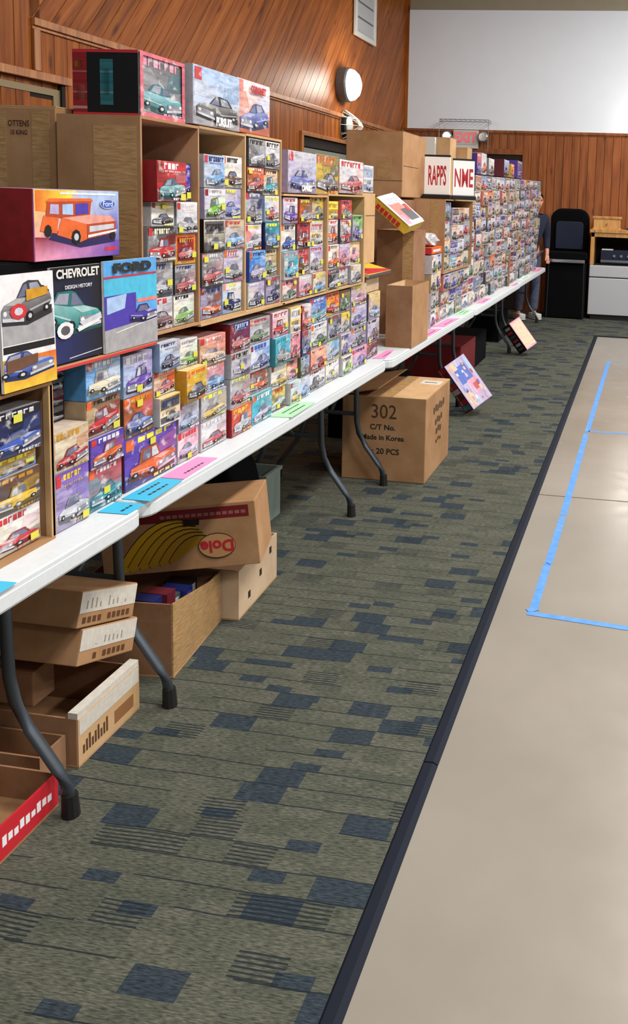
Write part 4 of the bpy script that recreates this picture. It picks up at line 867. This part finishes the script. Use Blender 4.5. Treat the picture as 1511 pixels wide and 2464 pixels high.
paper([(-1.33, 10.25), (-1.39, 10.2), (-1.39, 11.1), (-1.33, 11.1)], PGN, 'long pale mint tag on the last table', 1)
paper([(-1.325, 11.75), (-1.39, 11.7), (-1.39, 12.4), (-1.33, 12.4)], PNK, 'pink tag at the end of the last table', 1)

# ================================================================== UNDER THE TABLES
def open_top(name, x0, x1, y0, y1, z0, H, label, mats=('card',)*5, rot=(0,0,0), t=.006, Hn=None, cat='carton'):
    e = empty(name, ((x0+x1)/2, (y0+y1)/2, z0), rot); hx, hy = (x1-x0)/2, (y1-y0)/2
    MB().box(-hx, hx, -hy, hy, 0, t).build('bottom_panel', mats[4], e)
    MB().box(hx-t, hx, -hy, hy, t, H).build('front_panel', mats[0], e); MB().box(-hx, -hx+t, -hy, hy, t, H).build('back_panel', mats[1], e)
    MB().box(-hx+t, hx-t, -hy, -hy+t, t, H).build('side_panel', mats[2], e); MB().box(-hx+t, hx-t, hy-t, hy, t, H).build('side_panel', mats[3], e)
    tag(e, label, cat); return e
simple('red_board', 'c0222f', .5); simple('printed_white', 'c9c3b8', .7, noise=.12, scale=60)
lid = open_top('red_tray', -1.95, -1.425, 1.36, 2.012, .001, .092, 'shallow red-sided cardboard tray on the carpet', ('red_board', 'card_dark', 'card', 'card_dark', 'card'), cat='tray')
a = MB()
for k in range(9): a.box(.2626, .2630, .115+k*.021, .130+k*.021, .036+.003*(k % 2), .062-.004*(k % 3), 'white')
a.build('blurred_lettering', 'paint', lid)['kind'] = 'stuff'
# pile of flat printed cartons
pa = open_top('printed_carton', -1.93, -1.468, 2.165, 2.475, .001, .142, 'open printed carton with a white inner rim at bottom of pile', ('card_light', 'card_dark', 'card_dark', 'card_dark', 'card'))  # light front, dark sides: lit and shaded faces put into the board colours
MB().box(.2005, .2295, -.155, .155, .142, .160).build('rim_fold', 'printed_white', pa); MB().box(.2312, .2318, -.15, .15, .092, .140).build('white_band', 'printed_white', pa)
a = MB()
for k in range(9): a.box(.2313, .2319, -.135+k*.014, -.127+k*.014, .03, .055+.01*(k % 3), lin('5b3a22'))
a.box(.2313, .2319, .02, .12, .028, .068, lin('8a5f3a'))
a.build('printing', 'paint', pa)['kind'] = 'stuff'
pr = closed_carton('plain_carton', -1.90, -1.62, 2.19, 2.285, .147, .245, 'dark carton propping up the tilted pile', 'card_dark')
tilt = math.radians(-18)
def flat_box(y0, z0, label, seed):
    e = empty('printed_carton', (-1.71, y0, z0), (tilt, 0, 0)); rr = random.Random(seed)
    MB().box(-.24, .24, 0, .290, 0, .100).build('body', 'card', e, bevel=.003)
    MB().box(.2404, .2410, .0, .288, .040, .097).build('white_band', 'printed_white', e)
    a = MB()
    for k in range(10):
        if rr.random() < .8: a.box(.2404, .2411, .02+k*.025, .036+k*.025, .012, .028, lin('5a3a20')).box(.2412, .2414, .03+k*.022, .036+k*.022, .05, .05+.03*rr.random(), lin('8d877c'))
    a.build('printing', 'paint', e)['kind'] = 'stuff'; tag(e, label, 'carton', 'tilted flat cartons under the first table'); return e
flat_box(2.168, .296, 'tilted flat carton with white printed band, lower of two', 2)
flat_box(2.172, .404, 'tilted flat carton with white printed band, upper of two', 5)
e = open_top('plain_carton', -2.02, -1.50, 2.045, 2.155, .001, .10, 'low dark carton on carpet behind the red tray', ('card_dark', 'card_dark', 'card_dark', 'card_dark', 'card_dark'))
# open carton covered with kraft tape, full of dark boxes
kc = open_top('taped_carton', -1.93, -1.475, 2.642, 3.07, .001, .195, 'open carton patched with brown tape, filled with dark boxes', ('packing_tape', 'card_dark', 'card_dark', 'card_dark', 'card'), rot=(0, 0, .09))
mb = MB(); mb.v = [(.2215, -.213, .195), (.2275, -.213, .195), (.2275, .12, .195), (.2215, .12, .195), (.2215, -.213, .258), (.2275, -.213, .258)]
mb.f = [(0,1,5,4), (1,2,5), (0,4,3), (4,5,2,3)]; mb.c = [[(1,1,1,1)]*len(f) for f in mb.f]; mb.build('raised_edge', 'packing_tape', kc)
mb = MB().box(-.2215, .2215, -.2135, -.2075, .195, .255); mb.build('side_flap', 'card_dark', kc)
MB().box(.2276, .2281, -.21, .2, .06, .13).build('tape_strip', 'packing_tape', kc)
for i in range(6):
    c1 = ['black', 'navy', 'maroon', 'dgrey', 'navy', 'black'][i]
    o = MB().box(-.05, .05, -.028, .028, 0, .215 if i < 3 else .175, sides=[c1, c1, c1, c1, c1, c1]).build('dark_box', 'print', loc=(-1.60-.015*(i % 2), 2.70+i*.062, .008)); MB().box(.0502, .0506, -.015, .015, .04, .165, ['lilac', 'grey', 'pink', 'silver', 'violet', 'grey'][i]).build('spine_print', 'print', o)
    tag(o, '%s box with %s spine standing in the taped open carton' % (WORD[c1], ['lilac', 'grey', 'pink', 'silver', 'violet', 'pale grey'][i]), 'box', 'dark boxes inside the taped carton')
# lower banana carton with hand holes
lc = open_top('hand_hole_carton', -1.95, -1.440, 3.088, 3.50, .001, .195, 'tan open carton with hand holes and a green mark', ('card_pale', 'card', 'card_pale', 'card_pale', 'card'), rot=(0, 0, .05))
for yy, zz in ((-.10, .06), (.02, .10), (.13, .15)): MB().box(.2552, .2556, yy-.012, yy+.012, zz-.014, zz+.014, lin('2a1a10')).build('hand_hole', 'paint', lc)
a = MB().box(.12, .155, -.2066, -.2062, .10, .122, lin('2f8a3c')).box(.128, .142, -.2066, -.2062, .07, .097, lin('4a8a4c')); a.build('green_mark', 'paint', lc)
# banana box lying upside down on top
bb = empty('banana_box', (-1.585, 2.972, .236), (0, math.radians(-5.5), math.radians(14))); W2, H2 = .278, .240
MB().box(-W2, W2, 0, .26, 0, H2).build('body', 'card', bb, bevel=.003)
MB().box(-W2+.01, W2-.025, -.0008, -.0002, H2-.055, H2-.012).build('red_band', 'dark_red', bb)
def fy(pts, c, a, y=-.0008): a.face([(p[0], y, p[1]) for p in pts], c)
a = MB(); YB, YD = lin('c79a1e'), lin('6b4a12')
def banana(ox, oz, s, flipc):
    n = 9; up = []; dn = []
    for k in range(n):
        t = k/(n-1); ax = ox + s*(-.02 + .25*t); az = oz + s*(.155*math.sin(t*math.pi*.5))
        wd = s*.034*math.sin(math.pi*(.12+.8*t))
        up.append((ax - wd*.5, az + wd)); dn.append((ax + wd*.5, az - wd))
    return up, dn
for i in range(6):
    up, dn = banana(-.20+i*.034, .015 + .004*i, 1.06-.10*i, False)
    for k in range(8): fy([dn[k], dn[k+1], up[k+1], up[k]], mix(YB, YD, .12*i), a, -.0008-.0003*i)
    for k in range(8): fy([(up[k][0], up[k][1]-.004), (up[k+1][0], up[k+1][1]-.004), up[k+1], up[k]], lin('1c1408'), a, -.0010-.0003*i)
fy([(.02,.165),(.075,.168),(.078,.19),(.02,.188)], lin('120d06'), a, -.004)
a.build('banana_print', 'paint', bb)
a = MB(); pts = [(.065+.085*(1+math.cos(t))*.78, .085+.048*math.sin(t)) for t in [2*math.pi*k/20 for k in range(20)]]
fy(pts, lin('2a1c12'), a, -.0046); fy([(p[0]*.975+.0033, (p[1]-.085)*.93+.085) for p in pts], lin('b78a5c'), a, -.0049)
a.build('emblem', 'paint', bb)
text('lettering', 'Dole', .060, 'ink_red', bb, face_my((.133, -.0056, .085)) @ Matrix.Rotation(math.pi, 4, 'Z'), sx=1.0, bold=.002)
a = MB()
for k in range(14): a.box(-.06+k*.022, -.044+k*.022, -.0014, -.0009, H2-.042, H2-.030, lin('8e5a52'))
a.build('faded_lettering', 'paint', bb)['kind'] = 'stuff'
tag(bb, 'upside-down printed banana box tilted on top of the cartons', 'box')
# black rucksack and grey bin behind
bm = bmesh.new(); bmesh.ops.create_cube(bm, size=1); bmesh.ops.subdivide_edges(bm, edges=bm.edges[:], cuts=4, use_grid_fill=True)
for v in bm.verts:
    p = v.co; f = 1 - .28*max(0, p.z+.1)**1.5*2; v.co = Vector((p.x*.34*f, p.y*.30*(1-.15*abs(p.z)), (p.z+.5)*.43 - .05*abs(p.x)*2*max(0, p.z)))
me = bpy.data.meshes.new('body'); bm.to_mesh(me); bm.free(); me.materials.append(MAT['black_cloth'])
rs = empty('rucksack', (-1.86, 3.80, .001)); o = bpy.data.objects.new('body', me); C.objects.link(o); o.parent = rs; sb = o.modifiers.new('round', 'SUBSURF'); sb.levels = sb.render_levels = 2
MB().lathe([(-.162, .026), (-.158, .028)], 'y', 14).build('oval_badge', 'white_metal', rs, loc=(-.09, .012, .27)); MB().tube([(-.06, 0, .40), (-.04, 0, .44), (.04, 0, .44), (.06, 0, .40)], .01, 8).build('grab_handle', 'black_cloth', rs)
tag(rs, 'black rucksack with a small oval badge behind the banana box', 'bag')
gb = open_top('grey_bin', -1.975, -1.745, 4.06, 4.265, .001, .25, 'grey-green plastic bin behind the black rucksack', ('grey_bin',)*5, t=.008, cat='bin'); MB().box(.1155, .127, -.1, .1, .235, .252).build('rim', 'grey_bin', gb)
# printed carton
kr = empty('export_carton', (-1.400, 5.245, .001)); hx, hy, H = .245, .32, .487
MB().box(-hx, hx, -hy, hy, 0, H).build('body', 'card', kr, bevel=.004)
MB().box(-.03, hx, -hy, hy, H, H+.005).build('top_flap', 'card_light', kr); fo = MB().box(0, .215, -hy, hy, 0, .005).build('top_flap', 'card', kr, loc=(-hx, 0, H+.001), rot=(0, math.radians(-12), 0))
MB().box(-.03, .05, -hy, hy, H+.005, H+.0056).build('tape_strip', 'packing_tape', kr); MB().box(.10, .225, .10, .22, H+.0052, H+.006).build('shipping_label', 'printed_white', kr); MB().box(.12, .20, .15, .165, H+.0061, H+.0064).build('label_print', 'ink', kr)
text('lettering', '302', .115, 'ink_faint', kr, face_my((.0, -hy-.0006, .40)), sx=.9); text('lettering', 'C/T No.', .042, 'ink', kr, face_my((-.005, -hy-.0006, .312)), sx=1.05, bold=.001)
text('lettering', 'Made in Korea', .042, 'ink', kr, face_my((-.005, -hy-.0006, .252)), sx=1.0, bold=.001); text('lettering', ': 20 PCS', .046, 'ink', kr, face_my((.015, -hy-.0006, .172)), sx=1.0, bold=.001)
a = MB()
for (n, z, hh2) in ((6, .36, .05), (4, .285, .045), (3, .225, .045), (3, .17, .03)):
    for k in range(n): a.box(hx+.0003, hx+.0007, .02+(k-n/2)*.05, .02+(k-n/2)*.05+.036, z+.008*(k % 2), z+hh2-.01*((k+1) % 2), lin('4a2f1c'))
a.build('faded_lettering', 'paint', kr)['kind'] = 'stuff'
tag(kr, 'large export carton printed Made in Korea beneath the tables', 'carton')
# leaning colourful boxes in the aisle
T3 = Vector((-.58, .68, -.45)).normalized(); L3 = Vector((.6, .0, -.8)); L3 = (L3 - T3*L3.dot(T3)).normalized(); S3 = T3.cross(L3); S3 = S3 if S3.z > 0 else -S3
gx = obox('game_box', (0, 0, 0), (L3, S3, -T3 if (L3.cross(S3)).dot(-T3) > 0 else T3), (.39, .21, .13), ['dgrey', 'lilac', 'dred', 'pink', 'lblue', 'maroon'], 'colourful lilac and red toy box tipped on its corner in the aisle', 'box')
Mx = gx.matrix_world.copy(); zmin = min((Mx @ Vector(c_)).z for c_ in gx.bound_box); Mx.translation = (-1.285, 6.74, -zmin+.002); gx.matrix_world = Mx
sgn = 1 if (gx.matrix_world.to_3x3() @ Vector((0, 0, 1))).y < 0 else -1
a = MB(); zz = .0653
rg = random.Random(3); gp = [(-.19, .19, -.1, .1, 'lilac'), (-.14, .0, -.06, .06, 'blue'), (-.01, .12, -.01, .085, 'pink'), (.03, .085, .02, .075, 'red'), (-.18, -.12, -.09, -.02, 'peach'), (.06, .18, -.09, -.03, 'peach'), (-.17, -.03, .07, .1, 'lblue')]
for _ in range(34):
    u, v = rg.uniform(-.18, .16), rg.uniform(-.095, .075); gp.append((u, u+rg.uniform(.012, .04), v, v+rg.uniform(.008, .024), rg.choice(['lilac', 'white', 'blue', 'pink', 'salmon', 'lblue', 'peach', 'red', 'violet', 'silver'])))
for (u0, u1, v0, v1, c_) in gp:
    if sgn > 0: a.box(u0, u1, v0, v1, zz-.0003, zz, c_)
    else: a.box(u0, u1, v0, v1, -zz, -zz+.0003, c_)
    zz += .00008
a.build('cover_art', 'art', gx); a = MB()
for k, c_ in enumerate(('red', 'dred', 'teal', 'red', 'white', 'maroon', 'red', 'teal')): a.box(-.19+k*.047, -.15+k*.047, -.1056, -.1049, -.055, .045, c_).box(-.19+k*.047, -.15+k*.047, .1049, .1056, -.055, .045, c_)
a.build('spine_print', 'art', gx)['kind'] = 'stuff'
px = obox('leaning_box', (0, 0, 0), (L3, S3, -T3 if (L3.cross(S3)).dot(-T3) > 0 else T3), (.34, .16, .16), ['black', 'pink', 'black', 'silver', 'pink', 'dred'], 'pale pink box with black side leaning near the far table legs', 'box')
Mx = px.matrix_world.copy(); Mx.translation = (0, 0, 0); zmin = min((Mx @ Vector(c_)).z for c_ in px.bound_box); Mx.translation = (-1.255, 9.62, -zmin+.002); px.matrix_world = Mx
a = MB()
for k in range(6): a.box(-.14+k*.05, -.11+k*.05, -.0812, -.080, -.05, .04, ['silver', 'red', 'dgrey', 'red', 'silver', 'dgrey'][k])
a.box(-.15, .15, -.07, .07, .0802, .0806, 'peach') ; a.box(-.15, .15, -.07, .07, -.0806, -.0802, 'pink')
a.build('cover_art', 'print', px)
# dark cartons deep under the far tables
closed_carton('dark_carton', -2.02, -1.52, 7.75, 8.45, .001, .34, 'dark maroon carton deep under the fourth table', 'dark_red'); closed_carton('dark_carton', -2.04, -1.56, 8.6, 9.3, .001, .30, 'black carton deep under the fourth table', 'black_cloth'); closed_carton('dark_carton', -2.0, -1.6, 10.4, 11.1, .001, .32, 'black carton deep under the last table', 'black_cloth')
closed_carton('dark_carton', -2.02, -1.62, 5.75, 6.4, .001, .36, 'black carton beyond the export carton', 'black_cloth')

# ================================================================== END OF THE ROOM
# black chair
ch = empty('padded_chair', (-1.065, 13.30, .001))
def rounded_slab(name, mat, parent, w, d, h, loc, rot=(0,0,0), r=.08, top=True):
    bm = bmesh.new(); pts = []; n = 8
    for (sx, sz) in ((1,1), (-1,1), (-1,-1), (1,-1)):
        a0 = {(1,1):0, (-1,1):90, (-1,-1):180, (1,-1):270}[(sx,sz)]
        rr = r if sz > 0 else r*.4
        for k in range(n):
            a = math.radians(a0 + 90*k/(n-1)); pts.append((sx*(w/2-rr)+rr*math.cos(a), sz*(h/2-rr)+rr*math.sin(a)))
    f = [bm.verts.new((p[0], -d/2, p[1])) for p in pts]; g = [bm.verts.new((p[0], d/2, p[1])) for p in pts]
    bm.faces.new(f); bm.faces.new(list(reversed(g)))
    for i in range(len(pts)): bm.faces.new((f[i], g[i], g[(i+1) % len(pts)], f[(i+1) % len(pts)]))
    bmesh.ops.recalc_face_normals(bm, faces=bm.faces[:])
    me = bpy.data.meshes.new(name); bm.to_mesh(me); bm.free(); me.materials.append(MAT[mat]); o = bpy.data.objects.new(name, me); C.objects.link(o); o.parent = parent; o.location = loc; o.rotation_euler = rot
    b = o.modifiers.new('b', 'BEVEL'); b.width = d*.3; b.segments = 3; b.limit_method = 'ANGLE'; b.angle_limit = 1.0; return o
rounded_slab('backrest', 'black_cloth', ch, .56, .11, .66, (0, .10, 1.235), (.06, 0, 0), .16); rounded_slab('back_cushion', 'navy_cloth', ch, .40, .04, .40, (.0, .028, 1.18), (.06, 0, 0), .05)
rounded_slab('seat', 'black_cloth', ch, .58, .42, .10, (0, -.12, .90), (0, 0, 0), .045); MB().box(-.265, .265, -.355, -.315, .80, .85).build('seat_edge', 'chrome', ch, bevel=.01)
MB().box(-.29, .28, -.30, .2, .005, .80).build('skirt', 'black_cloth', ch, bevel=.02)
for sx in (-1, 1):
    for sy in (-.29, .18): MB().tube([(sx*.25, sy, .80), (sx*.26, sy, 0)], .014, 8).build('leg', 'black_plastic', ch)
tag(ch, 'black padded high-back chair with shiny seat edge by the end wall', 'chair')
# white cabinet, wooden shelf on it
wc = empty('white_cabinet', (-.25, 13.40, .001))
MB().box(-.49, 1.0, -.31, .30, .07, .60).build('body', 'white_enamel', wc, bevel=.01); MB().box(-.49, 1.0, -.31, .30, .612, .78).build('drawer_front', 'white_enamel', wc, bevel=.012); MB().box(-.45, 1.0, -.28, .28, 0, .07).build('toe_kick', 'rubber', wc); MB().box(-.485, .995, -.30, .29, .60, .612).build('gap', 'rubber', wc)
tag(wc, 'white metal cabinet with black base against the end wall', 'cabinet')
ws = empty('wooden_shelf', (-.25, 13.40, .783))
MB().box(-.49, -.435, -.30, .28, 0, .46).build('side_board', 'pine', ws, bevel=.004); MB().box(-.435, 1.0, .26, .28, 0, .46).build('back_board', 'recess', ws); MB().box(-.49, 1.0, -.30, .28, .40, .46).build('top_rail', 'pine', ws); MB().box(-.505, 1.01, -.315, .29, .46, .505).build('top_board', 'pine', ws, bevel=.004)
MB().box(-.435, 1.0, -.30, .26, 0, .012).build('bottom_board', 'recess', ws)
tag(ws, 'light wooden open shelf standing on the white cabinet', 'shelf')
st = empty('stereo_receiver', (-.30, 13.28, .797)); MB().box(-.29, .3, -.12, .18, .01, .20).build('case', 'navy_cloth', st, bevel=.005); MB().box(-.29, .3, -.124, -.12, .03, .06).build('control_strip', 'chrome', st)
for k in range(4): MB().lathe([(-.135, .02), (-.12, .022)], 'y', 14).build('knob', 'grey_metal', st, loc=(-.1+.1*k, 0, .12))
MB().box(-.28, -.12, -.10, .1, .2, .215).build('paper', 'white_metal', st)
for s in (-.25, .25): MB().box(s-.02, s+.02, -.1, .1, 0, .01).build('foot', 'rubber', st)
tag(st, 'dark stereo receiver with silver strip inside the wooden shelf', 'stereo')
wb = empty('wooden_chest', (-.515, 13.33, 1.289)); MB().box(-.20, .18, -.16, .14, 0, .15).build('body', 'pine', wb, bevel=.004); MB().box(-.215, .195, -.172, .15, .15, .185).build('lid', 'pine', wb, bevel=.005); MB().box(-.21, .19, -.167, .145, 0, .02).build('plinth', 'pine', wb); MB().lathe([(-.185, .012), (-.16, .008)], 'y', 12).build('knob', 'bronze', wb, loc=(-.01, 0, .08))
tag(wb, 'small light wooden chest on top of the wooden shelf', 'box')
bc = empty('black_device', (-.10, 13.30, 1.289)); MB().box(-.15, .15, -.12, .12, .008, .03).build('base', 'black_plastic', bc, bevel=.006); MB().box(-.10, .12, -.08, .1, .03, .055).build('lid', 'black_plastic', bc, bevel=.01); MB().box(-.12, .12, -.1, .1, 0, .008).build('foot', 'rubber', bc)
tag(bc, 'low black device on the wooden shelf beside the chest', 'device')

# ================================================================== PEOPLE
def skin_mesh(name, verts, edges, radii, mat, parent, root=0, sub=2, crease=False):
    bm = bmesh.new(); lay = bm.verts.layers.skin.verify(); vs = [bm.verts.new(v) for v in verts]
    for a, b in edges: bm.edges.new((vs[a], vs[b]))
    for v, r in zip(vs, radii):
        r = r if isinstance(r, tuple) else (r, r); v[lay].radius = r; v[lay].use_root = False
    vs[root][lay].use_root = True
    me = bpy.data.meshes.new(name); bm.to_mesh(me); bm.free(); me.materials.append(MAT[mat])
    o = bpy.data.objects.new(name, me); C.objects.link(o); o.parent = parent
    s = o.modifiers.new('skin', 'SKIN'); s.use_smooth_shade = True
    q = o.modifiers.new('sub', 'SUBSURF'); q.levels = q.render_levels = sub; return o
def person(loc, rotz, label, top_mat, leg_mat, shorts=False, lean=0.0):
    e = empty('person', loc, (0, 0, rotz)); V = []; E = []; Rr = []
    def add(p, r, prev=None):
        V.append((p[0]+lean*max(0, p[2]-.9), p[1], p[2])); Rr.append(r); i = len(V)-1
        if prev is not None: E.append((prev, i))
        return i
    pel = add((0,0,.97), (.135,.105)); ab = add((0,0,1.12), (.13,.10), pel); chs = add((0,.0,1.32), (.15,.115), ab); nb = add((0,0,1.46), (.065,.065), chs); nk = add((0,.01,1.53), (.052,.052), nb)
    hd = add((0,.02,1.60), (.07,.085), nk); h2 = add((0,.02,1.68), (.078,.092), hd); h3 = add((0,.01,1.75), (.055,.065), h2); add((0,.118,1.635), (.014,.014), hd)
    for s in (-1, 1):
        sh = add((s*.17,0,1.42), .062, chs); el = add((s*.25,-.01,1.14), .042, sh); wr = add((s*.24,.10,.93), .028, el); pm = add((s*.235,.13,.87), (.035,.018), wr)
        for k in range(4):
            a_ = add((s*(.215+.013*k), .16, .82-.004*abs(k-1.5)), .009, pm); add((s*(.214+.013*k), .165, .785+.004*abs(k-1.5)), .0075, a_)
        t_ = add((s*.205,.145,.86), .010, wr); add((s*.195,.165,.83), .008, t_)
        hp = add((s*.10,0,.90), .088, pel); kn = add((s*.115,.015,.50), .058, hp); cf = add((s*.118,-.012,.34), .056, kn); an = add((s*.12,-.02,.095), .036, cf); add((s*.125,.09,.045), (.036,.028), an)
    skin_mesh('body', V, E, Rr, 'skin_tone', e)
    # shirt
    V2 = [(0,0,.86),(0,0,1.10),(0,0,1.32),(0,0,1.45),(-.175,0,1.42),(-.235,-.005,1.20),(.175,0,1.42),(.235,-.005,1.20)]; V2 += [(-.25,-.01,1.13),(-.243,.08,.97),(.25,-.01,1.13),(.243,.08,.97)] if not shorts else []; V2 = [(p[0]+lean*max(0, p[2]-.9), p[1], p[2]) for p in V2]
    skin_mesh('shirt', V2, [(0,1),(1,2),(2,3),(2,4),(4,5),(2,6),(6,7)] + ([] if shorts else [(5,8),(8,9),(7,10),(10,11)]), [(.165,.135),(.155,.125),(.168,.132),(.075,.075),.078,.066,.078,.066] + ([] if shorts else [.055,.042,.055,.042]), top_mat, e)
    zk = .46 if shorts else .09
    V3 = [(0,0,1.0),(-.10,0,.88),(-.115,.012,.52 if not shorts else .60),(-.119,-.015,zk),(.10,0,.88),(.115,.012,.52 if not shorts else .60),(.119,-.015,zk)]
    skin_mesh('shorts' if shorts else 'jeans', V3, [(0,1),(1,2),(2,3),(0,4),(4,5),(5,6)], [(.15,.12),.104,.078,.075 if shorts else .066,.104,.078,.075 if shorts else .066], leg_mat, e)
    for s in (-1, 1):
        mb = MB().box(s*.122-.048, s*.122+.048, -.085, .175, .022, .085).box(s*.122-.05, s*.122+.05, -.09, .18, 0, .022)
        mb.build('shoe', 'shoe_white' , e, bevel=.018)
        MB().lathe([(-.006, .003), (0, .011)], 'y', 10).build('eye', 'ink', e, loc=(s*.033+lean*.75, .112, 1.668))
        MB().lathe([(-.008, .018), (.008, .026)], 'x', 10).build('ear', 'skin_tone', e, loc=(s*.088+lean*.72, .015, 1.645))
    MB().box(-.022, .022, .104, .112, 1.592, 1.599).build('mouth', 'dark_red', e, loc=(lean*.7, 0, 0))
    hm = bmesh.new(); bmesh.ops.create_uvsphere(hm, u_segments=18, v_segments=12, radius=1)
    bmesh.ops.delete(hm, geom=[v for v in hm.verts if v.co.z < -.1 or (v.co.y > .55 and v.co.z < .45)], context='VERTS')
    for v in hm.verts: v.co = Vector((v.co.x*.094, v.co.y*.110, v.co.z*.098))
    me = bpy.data.meshes.new('hair'); hm.to_mesh(me); hm.free(); me.materials.append(MAT['hair']); o = bpy.data.objects.new('hair', me); C.objects.link(o); o.parent = e; o.location = (lean*.78, .0, 1.695)
    sol = o.modifiers.new('s', 'SOLIDIFY'); sol.thickness = .008
    tag(e, label, 'person', 'people behind the far tables'); return e
person((-1.585, 12.76, .001), math.radians(-150), 'person in navy shirt and blue jeans standing behind the last table', 'navy_cloth', 'denim', False, -.12)
person((-2.30, 12.25, .001), math.radians(-100), 'person in dark shorts with bare calves behind the far stacks', 'black_cloth', 'black_cloth', True, 0)
